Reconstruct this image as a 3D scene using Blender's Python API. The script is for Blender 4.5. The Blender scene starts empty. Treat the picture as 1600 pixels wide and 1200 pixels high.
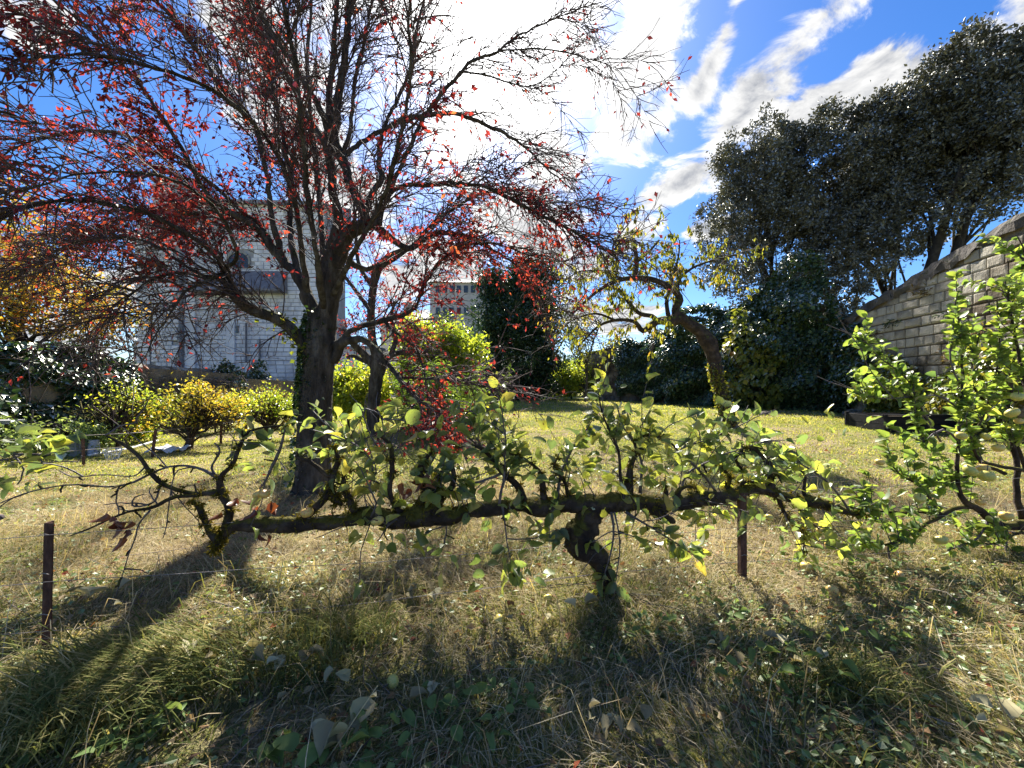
import bpy, math, random
import numpy as np
from mathutils import Vector, Matrix

# ------------------------------------------------------------------ camera, sky, sun, exposure
K = 0.75                      # metres per survey unit (all lengths below are in survey units)
CZ = 1.5                      # eye height
F = 620.0                     # focal length for a 1600 px wide picture
SC = bpy.context.scene
SC.view_settings.view_transform = 'Standard'
SC.view_settings.look = 'None'
SC.view_settings.gamma = 1.0
SC.view_settings.use_curve_mapping = False
SC.view_settings.exposure = 1.9
cd = bpy.data.cameras.new('camera'); cam = bpy.data.objects.new('camera', cd)
SC.collection.objects.link(cam); SC.camera = cam
cd.sensor_width = 36; cd.lens = 36 * F / 1600; cd.clip_end = 2000; cd.clip_start = 0.02
cam.location = (0, 0, CZ * K); cam.rotation_euler = (math.radians(90), 0, 0)
SUN_EL, SUN_AZ = math.radians(41), math.radians(-4)
SD = Vector((math.sin(SUN_AZ) * math.cos(SUN_EL), math.cos(SUN_AZ) * math.cos(SUN_EL), math.sin(SUN_EL)))
ld = bpy.data.lights.new('sun', 'SUN'); ld.energy = 4.7; ld.angle = math.radians(0.9); ld.color = (1, .95, .86)
sun = bpy.data.objects.new('sun', ld); SC.collection.objects.link(sun)
sun.rotation_euler = SD.to_track_quat('Z', 'Y').to_euler(); sun.location = (0, 0, 30)
SC.cycles.max_bounces = 8; SC.cycles.diffuse_bounces = 3; SC.cycles.glossy_bounces = 2
SC.cycles.transmission_bounces = 5; SC.cycles.transparent_max_bounces = 4
SC.cycles.caustics_reflective = False; SC.cycles.caustics_refractive = False

rng = np.random.default_rng(7)
random.seed(7)

class NT:
    """small helper for node trees"""
    def __init__(s, tree): s.t = tree; s.n = tree.nodes; s.l = tree.links
    def new(s, typ, **kw):
        n = s.n.new(typ)
        for k, v in kw.items(): setattr(n, k, v)
        return n
    def put(s, sock, v):
        if hasattr(v, 'is_output') or isinstance(v, bpy.types.NodeSocket): s.l.new(v, sock)
        else: sock.default_value = v
    def math(s, op, a, b=None, c=None, clamp=False):
        n = s.new('ShaderNodeMath', operation=op, use_clamp=clamp)
        s.put(n.inputs[0], a)
        if b is not None: s.put(n.inputs[1], b)
        if c is not None: s.put(n.inputs[2], c)
        return n.outputs[0]
    def vec(s, op, a, b=None):
        n = s.new('ShaderNodeVectorMath', operation=op)
        s.put(n.inputs[0], a)
        if b is not None: s.put(n.inputs[1], b)
        return n.outputs['Value'] if op in ('DOT_PRODUCT', 'LENGTH') else n.outputs[0]
    def mix(s, f, a, b, blend='MIX'):
        n = s.new('ShaderNodeMix', data_type='RGBA', blend_type=blend)
        s.put(n.inputs[0], f); s.put(n.inputs[6], a); s.put(n.inputs[7], b)
        return n.outputs[2]
    def noise(s, vec, scale, detail=4, rough=.55, dist=0.0, out=0):
        n = s.new('ShaderNodeTexNoise')
        if vec is not None: s.l.new(vec, n.inputs['Vector'])
        n.inputs['Scale'].default_value = scale; n.inputs['Detail'].default_value = detail
        n.inputs['Roughness'].default_value = rough; n.inputs['Distortion'].default_value = dist
        return n.outputs[out]
    def ramp(s, f, stops, interp='LINEAR'):
        n = s.new('ShaderNodeValToRGB'); s.put(n.inputs[0], f)
        cr = n.color_ramp; cr.interpolation = interp
        while len(cr.elements) < len(stops): cr.elements.new(.5)
        for e, (p, c) in zip(cr.elements, stops):
            e.position = p; e.color = (*c, 1) if len(c) == 3 else c
        return n.outputs[0]
    def smooth(s, x, a, b):
        n = s.new('ShaderNodeMapRange', interpolation_type='SMOOTHSTEP')
        s.put(n.inputs[0], x); n.inputs[1].default_value = a; n.inputs[2].default_value = b
        return n.outputs[0]

def build_world():
    w = bpy.data.worlds.new('World'); SC.world = w; w.use_nodes = True
    w.cycles_visibility.diffuse = True
    t = NT(w.node_tree); t.n.clear()
    out = t.new('ShaderNodeOutputWorld'); bg = t.new('ShaderNodeBackground')
    t.l.new(bg.outputs[0], out.inputs[0]); bg.inputs[1].default_value = 0.066
    sky = t.new('ShaderNodeTexSky', sky_type='NISHITA', sun_disc=False, sun_elevation=SUN_EL,
                sun_rotation=SUN_AZ, air_density=1.0, dust_density=.35, ozone_density=2.5)
    tc = t.new('ShaderNodeTexCoord'); d = t.vec('NORMALIZE', tc.outputs['Generated'])
    hs = t.new('ShaderNodeHueSaturation'); t.l.new(sky.outputs[0], hs.inputs['Color'])
    hs.inputs['Saturation'].default_value = 1.3; hs.inputs['Value'].default_value = .92
    sep = t.new('ShaderNodeSeparateXYZ'); t.l.new(d, sep.inputs[0])
    zz = t.math('ADD', t.math('MAXIMUM', sep.outputs[2], 0.0), 0.22)
    cb = t.new('ShaderNodeCombineXYZ')
    t.l.new(t.math('DIVIDE', sep.outputs[0], zz), cb.inputs[0])
    t.l.new(t.math('DIVIDE', sep.outputs[1], zz), cb.inputs[1])
    p = cb.outputs[0]
    big = t.noise(p, 1.3, 3, .5, .3); det = t.noise(p, 4.6, 12, .62, .5)
    sdir = t.vec('ADD', p, (SD.x * -.05, .06, 0)); det2 = t.noise(sdir, 4.6, 12, .62, .5)
    # cloud banks: (u1,v1,u2,v2,half width) given as bearings from the garden
    banks = [(640, 20, 920, 90, 140), (720, 150, 850, 260, 105), (1010, -20, 965, 225, 78), (780, 330, 930, 400, 55),
             (1075, 180, 1185, -70, 34), (1000, 318, 1160, 232, 34), (1140, 235, 1190, 110, 52), (1190, 120, 1340, -30, 62),
             (1215, 210, 1350, 150, 44), (1335, 165, 1400, 100, 50), (1400, 130, 1550, 50, 50), (1580, -30, 1680, 20, 56), (968, 376, 1020, 352, 22),
             (1080, 360, 1150, 345, 16), (430, 120, 560, 330, 85), (60, 540, 220, 440, 50), (230, 380, 300, 420, 30),
             (600, 430, 760, 400, 60), (870, 480, 1010, 500, 30), (40, 60, 90, 20, 24),
             (330, 40, 420, 10, 60), (1700, 200, 1900, 20, 90), (-300, 100, -60, -150, 90)]
    acc = None
    def D(u, v): return Vector(((u - 800) / F, 1, -(v - 600) / F)).normalized()
    for (u1, v1, u2, v2, hw) in banks:
        c = D((u1 + u2) / 2, (v1 + v2) / 2); a = (D(u2, v2) - D(u1, v1)); L = a.length
        a = (a - c * a.dot(c)).normalized(); b = c.cross(a)
        sc = max(c.y, .35); e = D(u2, v2); h = abs(e.dot(a) / e.dot(c)); rr = hw / F * sc ** 1.4 * 1.25
        dc = t.math('MAXIMUM', t.vec('DOT_PRODUCT', d, tuple(c)), .02)
        x = t.math('DIVIDE', t.vec('DOT_PRODUCT', d, tuple(a)), dc); y = t.math('DIVIDE', t.vec('DOT_PRODUCT', d, tuple(b)), dc)
        x = t.math('MAXIMUM', t.math('SUBTRACT', t.math('ABSOLUTE', x), max(h - rr * .3, 0)), 0.0)
        q = t.math('DIVIDE', t.math('SQRT', t.math('ADD', t.math('MULTIPLY', x, x), t.math('MULTIPLY', y, y))), rr)
        q = t.math('ADD', q, t.math('MULTIPLY', t.math('LESS_THAN', t.vec('DOT_PRODUCT', d, tuple(c)), 0.0), 10.0))
        acc = q if acc is None else t.math('SMOOTH_MIN', acc, q, .25)
    m = t.math('SUBTRACT', 1.0, acc)
    m = t.math('MAXIMUM', m, -.62)
    # behind the camera and to the far sides the same broken cloud goes on by chance alone
    back = t.math('SUBTRACT', t.math('MULTIPLY', t.smooth(sep.outputs[1], .35, -.1), .55), .62)
    m = t.math('MAXIMUM', m, back)
    dens = t.math('ADD', m, t.math('MULTIPLY', t.math('SUBTRACT', det, .51), 4.4))
    dens = t.math('ADD', dens, t.math('MULTIPLY', t.math('SUBTRACT', big, .5), .6))
    cover = t.smooth(dens, .0, .6)
    thick = t.smooth(dens, .35, 1.5)
    s = t.math('MAXIMUM', t.vec('DOT_PRODUCT', d, tuple(SD)), 0.0)
    glow = t.math('POWER', s, 14.0); halo = t.math('POWER', s, 60.0)
    relief = t.math('MULTIPLY', t.math('SUBTRACT', det, det2), 2.2)
    lit = t.math('ADD', .84, relief)
    lit = t.math('SUBTRACT', lit, t.math('MULTIPLY', thick, .36))
    lit = t.math('ADD', t.math('MAXIMUM', lit, .3), t.math('MULTIPLY', glow, .45))
    lit = t.math('ADD', lit, t.math('MULTIPLY', halo, 2.2))
    ccol = t.mix(t.smooth(lit, .3, .85), (.62, .68, .82, 1), (1, 1, 1, 1))
    cl = t.new('ShaderNodeVectorMath', operation='SCALE'); t.l.new(ccol, cl.inputs[0]); t.l.new(t.math('MULTIPLY', lit, 4.7), cl.inputs['Scale'])
    base = t.new('ShaderNodeVectorMath', operation='SCALE'); t.l.new(hs.outputs[0], base.inputs[0]); base.inputs['Scale'].default_value = 1.0
    # thin veil of bright air round the sun
    veil = t.new('ShaderNodeVectorMath', operation='SCALE'); veil.inputs[0].default_value = (1, .98, .95)
    t.l.new(t.math('ADD', t.math('MULTIPLY', glow, .8), t.math('MULTIPLY', halo, 8.0)), veil.inputs['Scale'])
    tinted = t.mix(1, base.outputs[0], (.6, .68, .86, 1), 'MULTIPLY')
    skyc = t.vec('ADD', tinted, veil.outputs[0])
    fin = t.mix(cover, skyc, cl.outputs[0])
    t.l.new(fin, bg.inputs[0])
build_world()

# ------------------------------------------------------------------ materials
MATS = {}
def new_mat(name):
    m = bpy.data.materials.new(name); m.use_nodes = True
    t = NT(m.node_tree); t.n.clear(); out = t.new('ShaderNodeOutputMaterial'); MATS[name] = m
    return m, t, out
def leaf_mat(name, stops, trans=.5, gloss=.08, rough=.4, per='island', spots=None, tint=1.25, scale=30):
    m, t, out = new_mat(name)
    if per == 'island': r = t.new('ShaderNodeNewGeometry').outputs['Random Per Island']
    else: r = t.new('ShaderNodeObjectInfo').outputs['Random']
    tc = t.new('ShaderNodeTexCoord')
    geo = t.new('ShaderNodeNewGeometry')
    big = t.noise(geo.outputs['Position'], 1.1, 2)
    r2 = t.math('ADD', t.math('MULTIPLY', r, .75), t.math('MULTIPLY', t.math('SUBTRACT', big, .37), .95), clamp=True)
    col = t.ramp(r2, stops)
    n = t.noise(geo.outputs['Position'], scale, 3)
    col = t.mix(t.math('MULTIPLY', n, .45), col, t.mix(1, col, (.55, .6, .5, 1), 'MULTIPLY'))
    if spots: col = t.mix(t.smooth(t.noise(geo.outputs['Position'], 70, 2), .6, .7), col, (*spots, 1))
    d = t.new('ShaderNodeBsdfDiffuse'); t.l.new(col, d.inputs[0])
    tr = t.new('ShaderNodeBsdfTranslucent')
    tcol = t.mix(1, col, (tint * 1.2, tint * 1.06, tint * .6, 1), 'MULTIPLY'); t.l.new(tcol, tr.inputs[0])
    mx = t.new('ShaderNodeMixShader'); mx.inputs[0].default_value = trans
    t.l.new(d.outputs[0], mx.inputs[1]); t.l.new(tr.outputs[0], mx.inputs[2])
    g = t.new('ShaderNodeBsdfGlossy'); g.inputs['Roughness'].default_value = rough; g.inputs[0].default_value = (.95, .95, .88, 1)
    fr = t.new('ShaderNodeFresnel'); fr.inputs[0].default_value = 1.45
    m2 = t.new('ShaderNodeMixShader'); t.l.new(t.math('ADD', t.math('MULTIPLY', fr.outputs[0], gloss * 1.6), gloss * .12, clamp=True), m2.inputs[0])
    t.l.new(mx.outputs[0], m2.inputs[1]); t.l.new(g.outputs[0], m2.inputs[2])
    t.l.new(m2.outputs[0], out.inputs[0])
    return m
def rough_mat(name, stops, scale=6, detail=8, bump=.5, bscale=40, rough=.9, moss=None, mossamt=.5, stretch=(1, 1, 1), rand=0, spec=.2, bdist=.02):
    m, t, out = new_mat(name)
    tc = t.new('ShaderNodeTexCoord'); mp = t.new('ShaderNodeMapping'); t.l.new(tc.outputs['Object'], mp.inputs[0])
    mp.inputs['Scale'].default_value = stretch
    if rand:
        oi = t.new('ShaderNodeObjectInfo'); ri = t.new('ShaderNodeNewGeometry')
        rr = t.math('FRACT', t.math('ADD', oi.outputs['Random'], ri.outputs['Random Per Island']))
        sh = t.vec('ADD', mp.outputs[0], t.vec('SCALE', (0, 0, 0)))
    f = t.noise(mp.outputs[0], scale, detail, .6)
    if rand: f = t.math('ADD', f, t.math('MULTIPLY', t.math('SUBTRACT', rr, .5), rand))
    col = t.ramp(f, stops)
    geo = t.new('ShaderNodeNewGeometry')
    if moss:
        sp = t.new('ShaderNodeSeparateXYZ'); t.l.new(geo.outputs['Normal'], sp.inputs[0])
        mk = t.math('ADD', t.math('MULTIPLY', sp.outputs[2], .35), t.noise(geo.outputs['Position'], 9, 5, .65))
        mk = t.smooth(mk, .78 - mossamt * .5, .95 - mossamt * .5)
        col = t.mix(mk, col, t.ramp(t.noise(geo.outputs['Position'], 60, 3), [(.3, tuple(c * .5 for c in moss)), (.7, moss)]))
    if 'block' in name or name == 'rubble': col = t.mix(t.smooth(t.noise(geo.outputs['Position'], .9, 6, .65), 0.42, .62), col, t.mix(1, col, (.3, .26, .22, 1) if name != 'white_block' else (.72, .72, .74, 1), 'MULTIPLY'))
    b = t.new('ShaderNodeBsdfPrincipled'); t.l.new(col, b.inputs['Base Color'])
    b.inputs['Roughness'].default_value = rough; b.inputs['Specular IOR Level'].default_value = spec
    bp = t.new('ShaderNodeBump'); bp.inputs['Strength'].default_value = bump; bp.inputs['Distance'].default_value = bdist
    bn = t.noise(mp.outputs[0], bscale, 6, .65)
    t.l.new(bn, bp.inputs['Height']); t.l.new(bp.outputs[0], b.inputs['Normal'])
    t.l.new(b.outputs[0], out.inputs[0])
    return m

leaf_mat('plum_leaf', [(0, (.06, .012, .022)), (.35, (.13, .018, .032)), (.65, (.28, .032, .042)), (.85, (.48, .07, .055)), (1, (.52, .16, .08))], .55, .06, .5, tint=1.25)
leaf_mat('apple_leaf', [(0, (.07, .12, .07)), (.35, (.15, .23, .08)), (.62, (.27, .36, .09)), (.85, (.4, .43, .08)), (1, (.5, .38, .1))], .68, .2, .4, per='object', tint=1.35, spots=(.12, .07, .03))
leaf_mat('apple_leaf_mass', [(0, (.07, .12, .07)), (.35, (.15, .23, .08)), (.62, (.27, .36, .09)), (1, (.44, .44, .08))], .68, .2, .4, tint=1.35, spots=(.12, .07, .03))
leaf_mat('green_apple_leaf', [(0, (.08, .15, .05)), (.5, (.17, .27, .06)), (.85, (.28, .38, .08)), (1, (.42, .45, .1))], .66, .14, .42, per='object', tint=1.35, spots=(.16, .1, .04))
leaf_mat('green_apple_leaf_mass', [(0, (.08, .15, .05)), (.5, (.17, .27, .06)), (.85, (.28, .38, .08)), (1, (.4, .43, .1))], .66, .14, .42, tint=1.35, spots=(.16, .1, .04))
leaf_mat('brown_leaf', [(0, (.1, .025, .02)), (.5, (.2, .06, .03)), (1, (.3, .12, .05))], .35, .05, .5, per='object')
leaf_mat('litter_leaf', [(0, (.22, .17, .09)), (.5, (.38, .34, .2)), (.8, (.52, .48, .32)), (1, (.2, .09, .05))], .2, .04, .6, per='object')
leaf_mat('litter_small', [(0, (.12, .05, .03)), (.3, (.25, .15, .08)), (.6, (.38, .3, .17)), (.85, (.3, .06, .04)), (1, (.5, .4, .1))], .25, .01, .6)
leaf_mat('oak_leaf', [(0, (.032, .036, .028)), (.5, (.066, .072, .054)), (.85, (.13, .135, .105)), (1, (.2, .2, .165))], .2, .26, .55, tint=1)
leaf_mat('ivy_leaf', [(0, (.015, .035, .012)), (.5, (.03, .07, .02)), (.85, (.065, .12, .03)), (1, (.13, .19, .045))], .3, .17, .4, tint=1.1)
leaf_mat('vine_leaf', [(0, (.08, .12, .02)), (.5, (.16, .2, .03)), (.85, (.3, .28, .05)), (1, (.4, .2, .05))], .5, .08, .4)
leaf_mat('laurel_leaf', [(0, (.012, .03, .018)), (.5, (.022, .055, .026)), (.85, (.045, .085, .035)), (1, (.1, .14, .05))], .3, .1, .38)
leaf_mat('yellow_leaf', [(0, (.12, .2, .03)), (.4, (.24, .34, .04)), (.75, (.42, .47, .06)), (1, (.55, .5, .07))], .55, .06, .4, tint=1.35)
leaf_mat('pear_leaf', [(0, (.14, .17, .03)), (.4, (.34, .33, .05)), (.75, (.52, .4, .06)), (1, (.55, .28, .05))], .5, .06, .4, tint=1.3)
leaf_mat('cherry_leaf', [(0, (.09, .13, .02)), (.4, (.2, .24, .04)), (.8, (.36, .34, .05)), (.96, (.5, .3, .06)), (1, (.6, .16, .06))], .55, .08, .4, tint=1.2)
leaf_mat('maple_leaf', [(0, (.08, .12, .03)), (.35, (.26, .26, .05)), (.6, (.55, .4, .06)), (.82, (.6, .26, .05)), (1, (.4, .06, .04))], .5, .06, .4, tint=1.2)
leaf_mat('brown_shrub_leaf', [(0, (.06, .04, .03)), (.5, (.14, .1, .05)), (1, (.25, .22, .08))], .4, .05, .5)
leaf_mat('bamboo_leaf', [(0, (.06, .12, .03)), (.5, (.14, .24, .05)), (1, (.3, .38, .09))], .5, .1, .35)
leaf_mat('herb_leaf', [(0, (.09, .13, .05)), (.5, (.16, .24, .08)), (.85, (.24, .33, .12)), (1, (.36, .42, .2))], .45, .04, .5, scale=60)
leaf_mat('grass_blade', [(0, (.065, .085, .035)), (.3, (.13, .16, .055)), (.6, (.25, .26, .09)), (.8, (.45, .39, .18)), (1, (.54, .46, .27))], .45, .0, .6, tint=1.15)
leaf_mat('lawn_blade', [(0, (.12, .16, .04)), (.3, (.22, .28, .06)), (.65, (.4, .42, .11)), (1, (.58, .52, .24))], .5, .0, .6, tint=1.2)
leaf_mat('straw_blade', [(0, (.2, .155, .1)), (.3, (.38, .3, .19)), (.7, (.58, .49, .33)), (1, (.72, .65, .48))], .35, .0, .6, tint=1)
rough_mat('plum_bark', [(.3, (.03, .026, .023)), (.5, (.08, .07, .062)), (.7, (.19, .175, .16))], 11, 9, 1, 34, .95, (.09, .1, .03), .22, (1, 1, .3), bdist=.08)
rough_mat('twig_bark', [(.3, (.045, .03, .03)), (.7, (.12, .09, .085))], 12, 4, .3, 60, .8)
rough_mat('apple_bark', [(.3, (.02, .014, .012)), (.5, (.05, .035, .028)), (.75, (.13, .1, .08))], 14, 8, 1, 45, .95, (.12, .105, .02), .42, bdist=.02)
rough_mat('apple_twig', [(.3, (.05, .04, .04)), (.7, (.17, .14, .14))], 20, 4, .3, 60, .6)
rough_mat('dark_bark', [(.3, (.02, .018, .016)), (.7, (.07, .06, .05))], 9, 6, .8, 30, .95)
rough_mat('cherry_bark', [(.3, (.02, .016, .014)), (.5, (.048, .035, .03)), (.75, (.12, .09, .075))], 9, 8, 1, 28, .9, (.15, .16, .03), .38, bdist=.03)
leaf_mat('moss', [(0, (.05, .04, .012)), (.5, (.13, .11, .02)), (1, (.28, .25, .05))], .4, .0, .6)
rough_mat('stone_block', [(.25, (.13, .11, .085)), (.45, (.33, .3, .24)), (.65, (.46, .42, .34)), (.85, (.55, .5, .42))], 1.8, 9, .9, 18, .95, rand=.28, bdist=.03)
rough_mat('white_block', [(.2, (.44, .45, .5)), (.45, (.64, .65, .7)), (.8, (.78, .79, .84))], .8, 8, .5, 14, .95, rand=.16)
rough_mat('grey_mortar', [(.3, (.24, .24, .25)), (.7, (.36, .36, .37))], 2, 6, .5, 30, .95)
rough_mat('brown_mortar', [(.3, (.1, .08, .06)), (.7, (.24, .2, .15))], 3, 8, .8, 20, .95, bdist=.04)
rough_mat('rubble', [(.25, (.07, .06, .05)), (.5, (.2, .17, .14)), (.75, (.36, .32, .27))], 2.2, 9, 1, 9, .95, (.06, .07, .03), .1, rand=.15, bdist=.06)
rough_mat('weathered_top', [(.3, (.04, .036, .032)), (.6, (.13, .115, .1)), (.8, (.26, .24, .2))], 2.5, 9, 1, 12, .95, (.07, .07, .03), .25, bdist=.05)
rough_mat('slate', [(.3, (.1, .1, .12)), (.7, (.2, .2, .23))], 5, 6, .3, 20, .6)
rough_mat('dark_glass', [(.3, (.015, .017, .02)), (.7, (.03, .033, .04))], 2, 2, 0, 10, .15, spec=.6)
rough_mat('render_wall', [(.3, (.36, .35, .33)), (.7, (.52, .5, .47))], 1.2, 8, .4, 14, .95)
rough_mat('rust', [(.3, (.035, .018, .014)), (.5, (.09, .045, .032)), (.75, (.17, .1, .075))], 30, 8, .6, 90, .85, stretch=(1, 1, .35))
rough_mat('wire_metal', [(.3, (.12, .1, .09)), (.7, (.3, .27, .25))], 30, 4, .2, 60, .5)
rough_mat('black_plank', [(.3, (.008, .008, .01)), (.7, (.03, .028, .03))], 8, 6, .4, 40, .7, stretch=(.2, 1, 1))
rough_mat('grey_plastic', [(.3, (.3, .32, .38)), (.7, (.46, .48, .55))], 6, 6, .3, 40, .6)
rough_mat('white_plastic', [(.3, (.5, .52, .54)), (.7, (.72, .74, .76))], 6, 6, .2, 40, .5)
rough_mat('grey_wood', [(.3, (.08, .07, .06)), (.7, (.22, .19, .16))], 8, 6, .6, 40, .9, stretch=(1, 1, .3))
rough_mat('concrete', [(.3, (.2, .2, .19)), (.7, (.34, .33, .32))], 6, 6, .4, 40, .9)

def apple_skin():
    m, t, out = new_mat('apple_skin')
    tc = t.new('ShaderNodeTexCoord'); oi = t.new('ShaderNodeObjectInfo')
    n = t.noise(tc.outputs['Object'], 14, 5)
    f = t.math('ADD', n, t.math('MULTIPLY', t.math('SUBTRACT', oi.outputs['Random'], .5), .35))
    col = t.ramp(f, [(.3, (.42, .42, .1)), (.5, (.6, .5, .14)), (.66, (.66, .42, .13)), (.8, (.6, .22, .08))])
    col = t.mix(t.smooth(t.noise(tc.outputs['Object'], 60, 2), .66, .7), col, (.12, .07, .03, 1))
    b = t.new('ShaderNodeBsdfPrincipled'); t.l.new(col, b.inputs['Base Color']); b.inputs['Roughness'].default_value = .38
    b.inputs['Subsurface Weight'].default_value = .1; b.inputs['Subsurface Radius'].default_value = (.01, .006, .003)
    t.l.new(b.outputs[0], out.inputs[0])
apple_skin()

def ground_mat():
    m, t, out = new_mat('turf')
    g = t.new('ShaderNodeNewGeometry'); P = g.outputs['Position']
    a = t.noise(P, .55, 6, .6, .4); b = t.noise(P, 5, 8, .65); c = t.noise(P, 60, 5, .7)
    straw = t.ramp(c, [(.3, (.14, .11, .07)), (.5, (.33, .26, .16)), (.72, (.52, .44, .27))])
    green = t.ramp(c, [(.3, (.09, .1, .035)), (.55, (.24, .26, .08)), (.75, (.42, .42, .16))])
    soil = t.ramp(c, [(.3, (.03, .024, .018)), (.7, (.11, .085, .06))])
    col = t.mix(t.smooth(t.math('ADD', a, t.math('MULTIPLY', b, .5)), .62, .82), straw, green)
    sy = t.new('ShaderNodeSeparateXYZ'); t.l.new(P, sy.inputs[0])
    col = t.mix(t.math('MULTIPLY', t.smooth(b, .56, .7), t.smooth(sy.outputs[1], 7.0, 3.5)), col, soil)
    bs = t.new('ShaderNodeBsdfDiffuse'); t.l.new(col, bs.inputs[0])
    bp = t.new('ShaderNodeBump'); bp.inputs['Strength'].default_value = 1; bp.inputs['Distance'].default_value = .04
    t.l.new(t.math('ADD', c, b), bp.inputs['Height']); t.l.new(bp.outputs[0], bs.inputs['Normal'])
    t.l.new(bs.outputs[0], out.inputs[0])
ground_mat()

# ------------------------------------------------------------------ geometry helpers
def nrm(a): return a / np.maximum(np.linalg.norm(a, axis=-1, keepdims=True), 1e-9)
def smoothstep(x): x = np.clip(x, 0, 1); return x * x * (3 - 2 * x)
def G(x, y):
    """height of the ground"""
    x = np.asarray(x, float); y = np.asarray(y, float)
    A = -.28 + .72 * smoothstep((x + 8.5) / 10.0)
    z = A * smoothstep((y - 3.8) / 8.5)
    b = .025 * np.sin(x * 1.7 + 1.1 * np.sin(y * 1.3)) * np.sin(y * 2.1 + .7) + .015 * np.sin(x * 4.3 + 2) * np.sin(y * 3.7 + x)
    return z + b * (np.clip(12 - np.abs(y), 2, 12) / 12)
def Pt(u, v, d): return np.array([(u - 800) / F * d, d, CZ - (v - 600) / F * d])
def on_ground(u, v):
    d = 4.0
    for _ in range(40):
        x = (u - 800) / F * d; d = .5 * d + .5 * (CZ - float(G(x, d))) * F / max(v - 600, 5)
    x = (u - 800) / F * d
    return np.array([x, d, float(G(x, d))])
def rowD(u): return 2.724 / (1 - .184 * (u - 800) / F)     # depth of the espalier row at a bearing

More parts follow.
